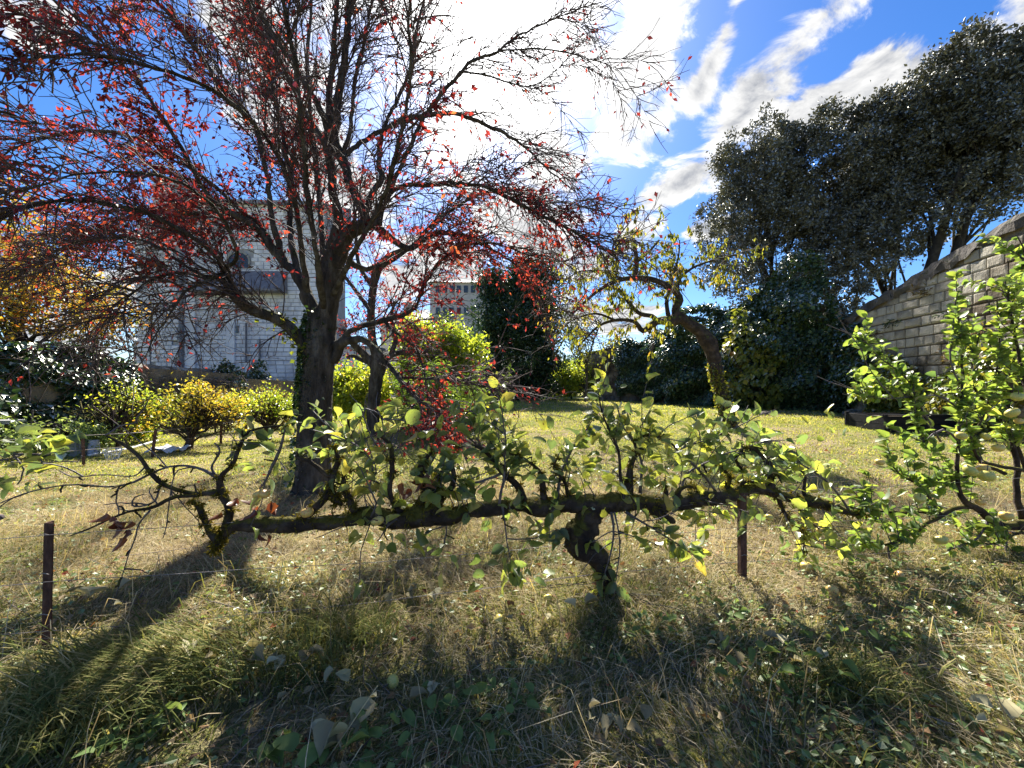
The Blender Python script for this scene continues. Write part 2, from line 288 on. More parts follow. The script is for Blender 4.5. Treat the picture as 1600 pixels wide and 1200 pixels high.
def make_mesh(name, V, faces_loops, sizes, smooth=False):
    V = np.ascontiguousarray(np.asarray(V, np.float32).reshape(-1, 3) * K)
    loops = np.ascontiguousarray(np.asarray(faces_loops, np.int32).ravel()); sizes = np.asarray(sizes, np.int32)
    me = bpy.data.meshes.new(name)
    me.vertices.add(len(V)); me.vertices.foreach_set('co', V.ravel())
    me.loops.add(len(loops)); me.loops.foreach_set('vertex_index', loops)
    me.polygons.add(len(sizes))
    st = np.zeros(len(sizes), np.int32); st[1:] = np.cumsum(sizes)[:-1]
    me.polygons.foreach_set('loop_start', st); me.polygons.foreach_set('loop_total', sizes)
    me.polygons.foreach_set('use_smooth', np.full(len(sizes), bool(smooth)))
    me.update(calc_edges=True)
    return me
class MB:
    """collects geometry that becomes one mesh"""
    def __init__(s): s.V = []; s.L = []; s.S = []; s.n = 0
    def add(s, V, faces):
        V = np.asarray(V, float).reshape(-1, 3)
        if isinstance(faces, np.ndarray):
            s.L.append((faces + s.n).ravel()); s.S.append(np.full(len(faces), faces.shape[1]))
        else:
            for f in faces: s.L.append(np.array(f) + s.n); s.S.append(np.array([len(f)]))
        s.V.append(V); s.n += len(V)
    def tubes(s, P, R, n=3, jit=0.0, cap=False, lump=0.0, ridge=0.0):
        P = np.asarray(P, float); R = np.asarray(R, float)
        if P.ndim == 2: P = P[None]; R = R[None]
        M, Kk, _ = P.shape
        T = np.empty_like(P); T[:, 1:-1] = P[:, 2:] - P[:, :-2]; T[:, 0] = P[:, 1] - P[:, 0]; T[:, -1] = P[:, -1] - P[:, -2]
        T = nrm(T)
        if Kk > 6:                                  # transported frame for long limbs
            U = np.empty_like(T); ch = T[:, 0]; ref = np.where(np.abs(ch[:, 2:3]) < .8, [[0, 0, 1.]], [[1., 0, 0]])
            u = nrm(np.cross(ch, ref))
            for k in range(Kk):
                u = nrm(u - T[:, k] * np.sum(u * T[:, k], -1, keepdims=True)); U[:, k] = u
        else:
            ch = nrm(P[:, -1] - P[:, 0]); ref = nrm(np.cross(ch, nrm(rng.normal(size=(M, 3)))))
            U = nrm(np.cross(T, ref[:, None, :]))
        W = np.cross(T, U)
        a = np.linspace(0, 2 * np.pi, n, endpoint=False)
        rr = R[:, :, None] * np.ones(n)
        if jit: rr = rr * (1 + jit * (rng.random((M, Kk, n)) - .5) + jit * .6 * np.sin(a * 3 + np.linspace(0, 5, Kk)[:, None] + rng.random() * 6))
        if lump:
            for _ in range(3):
                kk = max(3, Kk // rng.integers(3, 7)); rr = rr * (1 + lump * np.interp(np.arange(Kk), np.linspace(0, Kk - 1, kk), rng.normal(size=kk)))[None, :, None]
            g = rng.normal(size=(max(3, Kk // 3), n)); gi = np.stack([np.interp(np.arange(Kk), np.linspace(0, Kk - 1, len(g)), g[:, q]) for q in range(n)], 1); rr = rr * (1 + lump * .8 * gi)[None]
        if ridge:
            g = rng.normal(size=(max(3, Kk // 8), n)); gi = np.stack([np.interp(np.arange(Kk), np.linspace(0, Kk - 1, len(g)), g[:, q]) for q in range(n)], 1); rr = rr * (1 + ridge * gi)[None] * (1 + ridge * .5 * rng.normal(size=(Kk, n)))[None]
        V = P[:, :, None, :] + rr[..., None] * (np.cos(a)[None, None, :, None] * U[:, :, None, :] + np.sin(a)[None, None, :, None] * W[:, :, None, :])
        idx = np.arange(M * Kk * n).reshape(M, Kk, n)
        q = np.stack([idx[:, :-1], np.roll(idx, -1, 2)[:, :-1], np.roll(idx, -1, 2)[:, 1:], idx[:, 1:]], -1).reshape(-1, 4)
        s.add(V, q)
        if cap:
            base = s.n - M * Kk * n
            for m_ in range(M): s.L.append(idx[m_, -1] + base); s.S.append(np.array([n]))
            for m_ in range(M): s.L.append(idx[m_, 0][::-1] + base); s.S.append(np.array([n]))
    def box(s, c, sx, sy, sz, rz=0.0, taper=1.0):
        c = np.asarray(c, float); ca, sa = math.cos(rz), math.sin(rz)
        v = []
        for z in (-.5, .5):
            k = taper if z > 0 else 1
            for x, y in ((-.5, -.5), (.5, -.5), (.5, .5), (-.5, .5)):
                X, Y = x * sx * k, y * sy * k; v.append((c[0] + X * ca - Y * sa, c[1] + X * sa + Y * ca, c[2] + z * sz))
        s.add(v, np.array([(0, 3, 2, 1), (4, 5, 6, 7), (0, 1, 5, 4), (1, 2, 6, 5), (2, 3, 7, 6), (3, 0, 4, 7)]))
    def quad(s, a, b, c, d): s.add([a, b, c, d], np.array([(0, 1, 2, 3)]))
    def scatter(s, TV, TF, pos, X, Y, Z, scale):
        """copies of a template (x right, y along, z normal)"""
        TV = np.asarray(TV, float); N = len(pos); scale = np.asarray(scale, float)
        if scale.ndim == 1: scale = scale[:, None].repeat(3, 1)
        L = TV[None] * scale[:, None, :]
        V = pos[:, None] + L[..., 0:1] * X[:, None] + L[..., 1:2] * Y[:, None] + L[..., 2:3] * Z[:, None]
        off = (np.arange(N) * len(TV))[:, None, None]
        base = s.n; s.V.append(V.reshape(-1, 3)); s.n += N * len(TV)
        for f in TF:                                 # list of arrays of equal-size faces
            f = np.asarray(f); s.L.append((f[None] + off + base).ravel()); s.S.append(np.full(N * len(f), f.shape[1]))
    def build(s, name, mat, parent=None, origin=None, smooth=False, kind=None):
        V = np.concatenate(s.V) if s.V else np.zeros((0, 3))
        if parent is not None and origin is None: origin = np.array(parent['origin_units'])
        if origin is not None: V = V - np.asarray(origin)
        me = make_mesh(name, V, np.concatenate(s.L), np.concatenate(s.S), smooth)
        me.materials.append(MATS[mat])
        return link(name, me, parent, (0, 0, 0) if parent is not None else (origin if origin is not None else (0, 0, 0)), kind)
def link(name, me, parent=None, loc=(0, 0, 0), kind=None):
    o = bpy.data.objects.new(name, me); SC.collection.objects.link(o)
    o.location = tuple(float(c) * K for c in loc)
    if parent is not None: o.parent = parent
    if kind: o['kind'] = kind
    return o
def thing(name, label, cat, loc, group=None):
    o = link(name, None, None, loc); o.empty_display_size = .2
    o['label'] = label; o['category'] = cat; o['origin_units'] = [float(c) for c in loc]
    if group: o['group'] = group
    return o
def tag(o, label, cat, group=None):
    o['label'] = label; o['category'] = cat
    if group: o['group'] = group
    return o

def spline(pts, k):
    """smooth resampling of control rows (any width)"""
    p = np.asarray(pts, float); n = len(p)
    if n < 3: t = np.linspace(0, 1, k)[:, None]; return p[0] * (1 - t) + p[-1] * t
    q = np.vstack([2 * p[0] - p[1], p, 2 * p[-1] - p[-2]])
    seg = np.linalg.norm(np.diff(p[:, :3], axis=0), axis=1); cum = np.r_[0, np.cumsum(seg)]
    out = []
    for s_ in np.linspace(0, cum[-1], k):
        i = min(int(np.searchsorted(cum, s_, 'right') - 1), n - 2); t = (s_ - cum[i]) / max(seg[i], 1e-9)
        a, b, c, d = q[i], q[i + 1], q[i + 2], q[i + 3]
        out.append(.5 * ((2 * b) + (-a + c) * t + (2 * a - 5 * b + 4 * c - d) * t * t + (-a + 3 * b - 3 * c + d) * t ** 3))
    return np.array(out)
def limb(rows, k=None, depth=None, wob=0.0):
    """rows of (u, v, depth, radius in px) -> (k,3) points and (k,) radii"""
    w = []
    for r in rows:
        p = Pt(r[0], r[1], r[2]); w.append((*p, r[3] / F * r[2]))
    w = np.array(w)
    if k is None:
        L = np.sum(np.linalg.norm(np.diff(w[:, :3], axis=0), axis=1)); k = int(np.clip(L / .09, 7, 60))
    s_ = spline(w, k); P_, R_ = s_[:, :3], np.maximum(s_[:, 3], .0015)
    if wob: P_[1:-1] += rng.normal(size=(k - 2, 3)) * wob
    return P_, R_
def grow(start, dirs, length, k, wig=.15, bend=(0, 0, 0), curve=None):
    M = len(start); P_ = np.empty((M, k, 3)); P_[:, 0] = start; d = nrm(dirs); st = (length / (k - 1))[:, None]
    for i in range(1, k):
        d = nrm(d + rng.normal(size=(M, 3)) * wig + np.asarray(bend) * (i / k) * 2)
        P_[:, i] = P_[:, i - 1] + d * st
    return P_
def spawn(P_, n, tmin=.1, tmax=1., ang=(30, 70), weights=None):
    """n random offshoots on tubes P_ (M,K,3): position, direction, parent index, t"""
    M, k, _ = P_.shape
    L = np.sum(np.linalg.norm(np.diff(P_, axis=1), axis=2), 1); w = L if weights is None else L * weights
    i = rng.choice(M, n, p=w / w.sum()); t = tmin + (tmax - tmin) * rng.random(n)
    f = t * (k - 1); a = np.minimum(f.astype(int), k - 2); fr = (f - a)[:, None]
    p = P_[i, a] * (1 - fr) + P_[i, a + 1] * fr; T = nrm(P_[i, a + 1] - P_[i, a])
    R_ = nrm(np.cross(T, nrm(rng.normal(size=(n, 3))))); A = np.radians(rng.uniform(*ang, n))[:, None]
    return p, T * np.cos(A) + R_ * np.sin(A), i, t
def pad(tubes, k):
    return np.stack([spline(np.c_[p, r], k) for p, r in tubes])

# leaf shapes -------------------------------------------------------
SMALL_V = np.array([(0, 0, 0), (-.5, .45, .12), (0, 1, -.05), (.5, .45, .12)]); SMALL_F = [np.array([(0, 1, 2), (0, 2, 3)])]
def big_leaf(curl=.25, fold=.18, wav=.05, seed=0, wide=.7):
    r = np.random.default_rng(seed); V = []; st = [(.0, 0), (.12, .33), (.34, .5), (.62, .46), (.88, .24), (1.0, 0)]
    for (y, w) in st:
        z = -curl * y * y
        if w == 0: V.append((0, y, z))
        else:
            w *= wide * (1 + r.normal() * .05)
            V += [(-w, y + .0, z + fold * w * 2 + r.normal() * wav), (0, y, z), (w, y, z + fold * w * 2 + r.normal() * wav)]
    V += [(-.018, -.28, .05), (.018, -.28, .05), (.018, .02, .004), (-.018, .02, .004)]
    T = [(0, 2, 1), (0, 3, 2), (10, 11, 13), (11, 12, 13)]; Q = []
    for k in range(3):
        a = 1 + 3 * k; Q += [(a, a + 1, a + 4, a + 3), (a + 1, a + 2, a + 5, a + 4)]
    n = len(V) - 4; Q.append((n, n + 1, n + 2, n + 3))
    return np.array(V), [np.array(T), np.array(Q)]
BIG = [big_leaf(.25, .25, .04, 1), big_leaf(.5, .35, .06, 2, .6), big_leaf(.1, .12, .06, 3, .75), big_leaf(.35, .6, .05, 4, .66), big_leaf(.7, .3, .08, 5, .58), big_leaf(-.1, .35, .05, 6, .8)]
def as_mesh(V, Fs, name, mat, s=1.0, smooth=True):
    L = np.concatenate([f.ravel() for f in Fs]); S = np.concatenate([np.full(len(f), f.shape[1]) for f in Fs])
    me = make_mesh(name, V * s, L, S, smooth); me.materials.append(MATS[mat]); return me
def leaf_frames(Y, up=(0, 0, 1), spread=.5):
    """right / along / normal frames for leaves pointing along Y"""
    Y = nrm(Y); N = len(Y); Z = nrm(np.asarray(up, float) + rng.normal(size=(N, 3)) * spread)
    X = nrm(np.cross(Y, Z)); Z = np.cross(X, Y); return X, Y, Z
def foliage(name, pos, Y, L, W, mat, parent=None, up=(0, 0, 1), spread=.6, kind='stuff', shape=None):
    mb = MB(); X, Y, Z = leaf_frames(Y, up, spread); L = np.broadcast_to(L, len(pos)); W = np.broadcast_to(W, len(pos))
    TV, TF = (SMALL_V, SMALL_F) if shape is None else shape
    mb.scatter(TV, TF, pos, X, Y, Z, np.c_[W, L, L]); return mb.build(name, mat, parent, kind=kind)
def leaf_parts(pos, Y, size, mat_obj, mat_mass, root, cap=300, up=(0, 0, 1), spread=.5, name='leaf', shapes=BIG, mass_name='leaves'):
    """first the leaves that show largest as parts of their own, the rest joined"""
    X, Yn, Z = leaf_frames(Y, up, spread); vis = size / np.maximum(pos[:, 1], .5)
    u = (pos[:, 0] / pos[:, 1]) * F + 800; v = 600 - (pos[:, 2] - CZ) / pos[:, 1] * F
    vis = np.where((u > -5) & (u < 1605) & (v > -5) & (v < 1205), vis, 0)
    order = np.argsort(-vis); org = np.array(root['origin_units'])
    me = [as_mesh(V, Fs, name, mat_obj) for V, Fs in shapes]
    for n_, i in enumerate(order[:cap]):
        o = bpy.data.objects.new(name, me[n_ % len(me)]); SC.collection.objects.link(o); o.parent = root
        M3 = Matrix([[X[i][r], Yn[i][r], Z[i][r]] for r in range(3)]).to_4x4()
        o.matrix_local = Matrix.Translation(Vector((pos[i] - org) * K)) @ M3 @ Matrix.Diagonal((size[i], size[i], size[i], 1))
    rest = order[cap:]
    if len(rest):
        mb = MB()
        for j, (V, Fs) in enumerate(shapes):
            r = rest[j::len(shapes)]
            if len(r): mb.scatter(V, Fs, pos[r], X[r], Yn[r], Z[r], size[r])
        mb.build(mass_name, mat_mass, root, kind='stuff', smooth=True)

def lobed_crown(lobes, n, sig=.18, shell=.2, per=22):
    """leaf positions clumped in uneven lobes (cx,cy,cz,rx,ry,rz)"""
    lb = np.array(lobes, float); a = lb[:, 3] * lb[:, 5]; nc = max(8, n // per)
    i = rng.choice(len(lb), nc, p=a / a.sum()); d = nrm(rng.normal(size=(nc, 3)))
    r = 1 - np.abs(rng.normal(size=nc)) * shell; r = np.clip(r, .1, 1.08)
    c = lb[i, :3] + d * lb[i, 3:] * r[:, None]
    j = rng.integers(0, nc, n); p = c[j] + rng.normal(size=(n, 3)) * sig * rng.uniform(.6, 1.4, nc)[j][:, None]
    out = nrm(p - lb[i][j, :3]); return p, out

# ------------------------------------------------------------------ ground
def build_ground():
    a = np.linspace(-1, 1, 261); xs = np.sign(a) * (np.abs(a) * 9 + np.abs(a) ** 9 * 291)
    b = np.linspace(0, 1, 281); ys = np.r_[-300, -120, -50, -25, -15, -12 + b * 38 + b ** 11 * 300]
    X, Y = np.meshgrid(xs, ys); Z = G(X, Y)
    near = (np.abs(X) < 9) & (Y < 12)
    Z = Z + np.where(near, rng.normal(size=Z.shape) * .009, 0)
    V = np.stack([X, Y, Z], -1).reshape(-1, 3); ny, nx = X.shape; I = np.arange(ny * nx).reshape(ny, nx)
    q = np.stack([I[:-1, :-1], I[:-1, 1:], I[1:, 1:], I[1:, :-1]], -1).reshape(-1, 4)
    mb = MB(); mb.add(V, q); mb.build('ground', 'turf', smooth=True, kind='structure')
build_ground()

# ------------------------------------------------------------------ stone walls
def block_shape(w, h, dep, bev=.02, seed=0):
    r = np.random.default_rng(seed); hw, hh = w / 2, h / 2
    o = [(-hw, 0, -hh), (hw, 0, -hh), (hw, 0, hh), (-hw, 0, hh)]
    m = [(x * (1 - .02), -dep * .7, z * (1 - .03)) for x, _, z in o]
    f = [(x - math.copysign(bev, x) * r.uniform(.7, 1.8), -dep + r.normal() * .006, z - math.copysign(bev, z) * r.uniform(.7, 1.8)) for x, _, z in o]
    V = np.array(o + m + f); Q = []
    for a in (0, 4):
        for k in range(4): Q.append((a + k, a + (k + 1) % 4, a + 4 + (k + 1) % 4, a + 4 + k))
    Q.append((8, 9, 10, 11)); return V, [np.array(Q)]
def block_wall(root, A, B, top, bot, h, widths, mat, mortar, thick=.6, gap=.018, dep=.05, cap=300, skip=None, tilt=None, back=True, name='block', edge=.02, mortar_name='wall_core'):
    """coursed blocks on the face from A to B (plan points); the face looks to the left-hand normal towards the garden"""
    A = np.array(A, float); B = np.array(B, float); L = np.linalg.norm(B - A); t = (B - A) / L; nrm2 = np.array([t[1], -t[0]])
    ang = math.atan2(t[1], t[0]); org = np.array(root['origin_units'])
    if back:
        mb = MB(); n = max(2, int(L / .4)); ss = np.linspace(0, L, n); V = []
        for s_ in ss:
            for off in (0, -thick):
                p = A + t * s_ + nrm2 * off; V += [(p[0], p[1], bot(s_) - .3), (p[0], p[1], top(s_))]
        q = []
        for k in range(n - 1):
            a = 4 * k; b = a + 4; q += [(a, b, b + 1, a + 1), (a + 2, a + 3, b + 3, b + 2), (a + 1, b + 1, b + 3, a + 3)]
        q += [(0, 1, 3, 2), (4 * n - 4, 4 * n - 2, 4 * n - 1, 4 * n - 3)]
        mb.add(V, np.array(q)); mb.build(mortar_name, mortar, root)
    items = []; z = min(bot(0), bot(L)) - .1; zmax = max(top(s_) for s_ in np.linspace(0, L, 12)); row = 0
    while z < zmax:
        hh = h * rng.uniform(.86, 1.14); s_ = -rng.uniform(0, .3)
        while s_ < L:
            wi = int(rng.integers(0, len(widths))); w = widths[wi]; c = s_ + w / 2
            if 0 < c < L and c + w / 2 < L + .1 and z + hh * .9 < top(c) + (tilt(c) if tilt else 0) and z + hh > bot(c) and not (skip and skip(c, z + hh / 2)):
                items.append((c, z + hh / 2 + (0), wi))
            s_ += w
        z += hh; row += 1
    pts = []
    for c, zc, wi in items:
        p = A + t * c; pts.append((p[0], p[1], zc))
    pts = np.array(pts); wi = np.array([i[2] for i in items])
    u = pts[:, 0] / pts[:, 1] * F + 800; v = 600 - (pts[:, 2] - CZ) / pts[:, 1] * F
    vis = np.where((u > 0) & (u < 1600) & (v > 0) & (v < 1200), 1 / pts[:, 1], 0)
    order = np.argsort(-vis); shapes = [block_shape(w - gap, h - gap, dep, edge, k) for k, w in enumerate(widths)]
    mes = [as_mesh(V, Fs, name, mat, smooth=False) for V, Fs in shapes]; R = Matrix.Rotation(ang, 4, 'Z')
    for i in order[:cap]:
        o = bpy.data.objects.new(name, mes[wi[i]]); SC.collection.objects.link(o); o.parent = root
        loc = pts[i] - org; o.matrix_local = Matrix.Translation(Vector(loc * K)) @ R @ Matrix.Diagonal((1, float(rng.uniform(.8, 1.25)), 1, 1))
    rest = order[cap:]
    if len(rest):
        mb = MB(); X = np.array([t[0], t[1], 0]); Yv = np.array([-t[1], t[0], 0])
        for k, (V, Fs) in enumerate(shapes):
            r = rest[wi[rest] == k]
            if len(r): mb.scatter(V, Fs, pts[r], np.tile(X, (len(r), 1)), np.tile(Yv, (len(r), 1)), np.tile([0, 0, 1.], (len(r), 1)), np.c_[np.ones(len(r)), rng.uniform(.8, 1.25, len(r)), np.ones(len(r))])
        mb.build('upper_blocks' if name == 'block' else name + '_field', mat, root, kind='stuff')

def right_walls():
    # near, tall section: runs away from the camera on the right
    A = np.array([10.2, 5.0]); B = np.array([12.3, 15.0]); L = np.linalg.norm(B - A); t = (B - A) / L
    r = thing('garden_wall', 'tall sunlit old wall of pale cut stone blocks at the right, its top sloping down to the trees', 'wall', (A[0], A[1], .3))
    y_at = lambda s_: A[1] + t[1] * s_
    top = lambda s_: 5.2 + (8.5 - y_at(s_)) * .2
    bot = lambda s_: float(G(A[0] + t[0] * s_, y_at(s_)))
    # face normal must look to the left (-x): go from far to near
    topr = lambda s_: top(L - s_); botr = lambda s_: bot(L - s_)
    block_wall(r, B, A, lambda s_: topr(s_) - .25, botr, .27, [.34, .42, .5, .6], 'stone_block', 'brown_mortar', .7, gap=.025, dep=.05, edge=.035)
    # weathered rubble cap following the slope
    mb = MB(); n = 46; V = []; ss = np.linspace(0, L, n)
    prof = [(.07, -.36), (.09, -.2), (.02, -.02), (-.3, .08), (-.7, -.02), (-.74, -.7)]
    nn = np.array([-t[1], t[0]])
    for s_ in ss:
        for (o_, z_) in prof:
            p = A + t * s_ + nn * (o_ + rng.normal() * .03); V.append((p[0], p[1], top(s_) + z_ + rng.normal() * .045))
    m_ = len(prof); q = [(k * m_ + j, k * m_ + j + 1, (k + 1) * m_ + j + 1, (k + 1) * m_ + j) for k in range(n - 1) for j in range(m_ - 1)]
    mb.add(V, np.array(q)); mb.build('weathered_cap', 'weathered_top', r)
    # tufts rooted in the joints
    for k in range(16):
        s_ = rng.uniform(1, L - .5); z_ = rng.uniform(1.8, top(s_) - .3); p = A + t * s_ + nn * .06; m = 60
        pos = np.array([p[0], p[1], z_]) + rng.normal(size=(m, 3)) * [.04, .16, .07]; mb = MB(); X, Y, Z = leaf_frames(np.array([-.8, 0, -.4]) + rng.normal(size=(m, 3)) * .6); L_ = rng.uniform(.06, .16, m); mb.scatter(SMALL_V, SMALL_F, pos, X, Y, Z, np.c_[L_ * .3, L_, L_]); mb.build('wall_plant', 'brown_shrub_leaf' if k % 2 else 'ivy_leaf', r, kind='stuff')
    # far section: lower rubble wall receding to the left
    A2 = np.array([5.2, 28.0]); B2 = np.array([12.25, 15.1]); L2 = np.linalg.norm(B2 - A2)
    r2 = thing('garden_wall', 'lower rubble wall with a flat coping, behind the leaning tree, dark with ivy', 'wall', (A2[0], A2[1], .4))
    t2 = lambda s_: 3.7 + .75 * s_ / L2; b2 = lambda s_: .43
    block_wall(r2, A2, B2, lambda s_: t2(s_) - .05, b2, .42, [.35, .5, .62, .8], 'rubble', 'brown_mortar', .6, gap=.05, dep=.07, cap=220, name='stone', edge=.05)
    mb = MB(); t_ = (B2 - A2) / L2; n = 20; V = []
    for s_ in np.linspace(0, L2, n):
        for off, dz in ((.12, -.1), (.14, .0), (-.3, .09), (-.75, .0), (-.72, -.1)):
            p = A2 + t_ * s_ + np.array([t_[1], -t_[0]]) * off; V.append((p[0], p[1], t2(s_) + dz + rng.normal() * .012))
    q = [(k * 5 + j, k * 5 + j + 1, k * 5 + 6 + j, k * 5 + 5 + j) for k in range(n - 1) for j in range(4)]
    mb.add(V, np.array(q)[:, ::-1]); mb.build('coping', 'weathered_top', r2)
right_walls()

def left_wall():
    r = thing('garden_wall', 'low old boundary wall with a pale rounded coping, between the ivy and the white building', 'wall', (-13.2, 14, -.2))
    A = np.array([-13.2, 5.0]); B = np.array([-13.9, 31.0]); L = np.linalg.norm(B - A)
    top = lambda s_: 2.25 - .02 * s_ + (-.2 * (s_ > 14)); bot = lambda s_: -.3
    block_wall(r, B, A, lambda s_: top(L - s_), lambda s_: -.3, .3, [.3, .42, .5], 'rubble', 'brown_mortar', .5, gap=.05, dep=.05, cap=200, name='stone', edge=.05)
    t = (B - A) / L; nn = np.array([t[1], -t[0]]); n = 60; V = []
    prof = [(.12, -.14), (.14, .02), (0, .14), (-.3, .18), (-.58, .02), (-.56, -.14)]
    for s_ in np.linspace(0, L, n):
        for off, dz in prof:
            p = A + t * s_ + nn * (off + rng.normal() * .012); V.append((p[0], p[1], top(s_) + dz + rng.normal() * .02))
    m_ = len(prof); q = [(k * m_ + j, k * m_ + j + 1, (k + 1) * m_ + j + 1, (k + 1) * m_ + j) for k in range(n - 1) for j in range(m_ - 1)]
    mb = MB(); mb.add(V, np.array(q)[:, ::-1]); mb.build('coping', 'stone_block', r)
left_wall()

# ------------------------------------------------------------------ buildings
def white_church():
    d = 29.0
    X = lambda u: (u - 800) / F * d
    Zt = lambda v: CZ - (v - 600) / F * d
    r = thing('stone_building', 'tall white stone church-like building with a lean-to roof, behind the left garden wall', 'building', (X(375), d, -.3))
    x0, x1 = X(245), X(508)
    def arch_skip(s_, z):
        x = x0 + s_; 
        if abs(x - X(373)) < .95 and Zt(422) < z < Zt(396) + .3: return True
        if (x - X(397)) ** 2 / .42 ** 2 + (z - Zt(584)) ** 2 / .85 ** 2 < 1: return True
        return False
    block_wall(r, (x0, d), (x1, d), lambda s_: Zt(308) - .012 * s_ * 2, lambda s_: -.3, .3, [.5, .58, .66], 'white_block', 'grey_mortar', 3.5, gap=.035, dep=.05, cap=260, skip=arch_skip, edge=.012)
    # corner tower (left) and stepped pilaster with their own blocks
    def slab(xa, xb, yf, zt, nm, cap):
        mb = MB(); mb.box(((xa + xb) / 2, yf + 2.2, (zt - .3) / 2), xb - xa, 4.3, zt + .3); mb.build(nm, 'grey_mortar', r)
        block_wall(r, (xa, yf), (xb, yf), lambda s_: zt, lambda s_: -.3, .3, [.42, .55], 'white_block', 'grey_mortar', gap=.035, dep=.05, cap=cap, back=False, edge=.012, name='quoin')
    slab(X(222), X(246), d - .35, Zt(343), 'pilaster', 120)
    slab(X(249), X(288), d - .5, Zt(288), 'corner_tower', 150)
    mb = MB(); mb.box((X(268), d + 1.6, Zt(288) + .08), X(290) - X(247), 4.6, .16); mb.build('cornice', 'slate', r)
    mb = MB(); mb.box((X(300), d + .05, (Zt(400) - .3) / 2), .7, .5, Zt(400) + .3); mb.build('pilaster', 'white_block', r)
    mb = MB(); mb.box((X(362), d + .1, (Zt(456) - .3) / 2), .6, .5, Zt(456) + .3); mb.build('pilaster', 'white_block', r)
    # main roof
    mb = MB(); zr = Zt(308)
    mb.add([(x0, d - .35, zr - .1), (x1 + .3, d - .35, zr - .7), (x1 + .3, d + 4, zr + .9), (x0, d + 4, zr + 1.4), (x0, d - .35, zr - .25), (x1 + .3, d - .35, zr - .85), (x1 + .3, d + 4, zr - .5), (x0, d + 4, zr - .5)],
           np.array([(0, 1, 2, 3), (4, 7, 6, 5), (0, 4, 5, 1), (1, 5, 6, 2), (2, 6, 7, 3), (3, 7, 4, 0)])); mb.build('roof', 'slate', r)
    # lean-to roof across the facade
    mb = MB(); a, b = X(307), X(450); z1, z0 = Zt(424), Zt(456)
    mb.add([(a, d - 1.1, z0), (b, d - 1.1, z0), (b, d - .06, z1), (X(345), d - .06, z1), (a, d - 1.1, z0 - .15), (b, d - 1.1, z0 - .15), (b, d - .06, z0 - .15), (a, d - .06, z0 - .15)],
           [(0, 1, 2, 3), (4, 7, 6, 5), (0, 4, 5, 1), (1, 5, 6, 2), (0, 3, 7, 4)]); mb.build('lean_to_roof', 'slate', r)
    # arched window and arched doorway
    def arch(u, v, rx, rz, drop, nm):
        cx, cz = X(u), Zt(v); V = [(cx - rx, d + .12, cz - drop)]
        V += [(cx + rx * math.cos(a_), d + .12, cz + rz * math.sin(a_)) for a_ in np.linspace(math.pi, 0, 13)] + [(cx + rx, d + .12, cz - drop)]
        V2 = [(x, d - .09, z) for x, _, z in V]; n = len(V)
        V3 = [(cx + (x - cx) * 1.16, d - .09, cz - drop + (z - cz + drop) * 1.12) for x, _, z in V]
        mb = MB(); mb.add([(x, d - .03, z) for x, _, z in V], [tuple(range(n))]); p = mb.build(nm, 'dark_glass', r)
        mb = MB(); mb.add(V2 + V3, np.array([(k, k + 1, n + k + 1, n + k) for k in range(n - 1)])); mb.add(V + V2, np.array([(k, k + 1, n + k + 1, n + k) for k in range(n - 1)]))
        o = mb.build('arch_surround', 'concrete', p, origin=np.array(r['origin_units']))
    arch(373, 408, .75, .6, .5, 'arched_window'); arch(397, 582, .42, .5, .4, 'arched_doorway')
    for u, v0, v1 in ((387, 505, 566), (408, 530, 566)):
        mb = MB(); mb.tubes(np.array([(X(u), d - .18, Zt(v0)), (X(u), d - .18, Zt(v1))]), np.array([.07, .07]), 8); mb.build('downpipe', 'slate', r)
    for u, v in ((300, 520), (372, 515)):
        mb = MB(); mb.box((X(u), d - .07, Zt(v)), .16, .12, .55); mb.build('slit_window', 'dark_glass', r)
    mb = MB(); mb.box((X(552), d + 1, (Zt(545) - .3) / 2), X(578) - X(512), 2, Zt(545) + .3); mb.build('annex', 'white_block', r)
    mb = MB(); mb.box((X(552), d + 1, Zt(545) + .1), X(582) - X(510), 2.3, .2); mb.build('annex_roof', 'slate', r)
    mb = MB(); mb.box((X(206), d + 2, (Zt(530) - .3) / 2), X(221) - X(185), 2, Zt(530) + .3); mb.build('side_wing', 'concrete', r)
white_church()
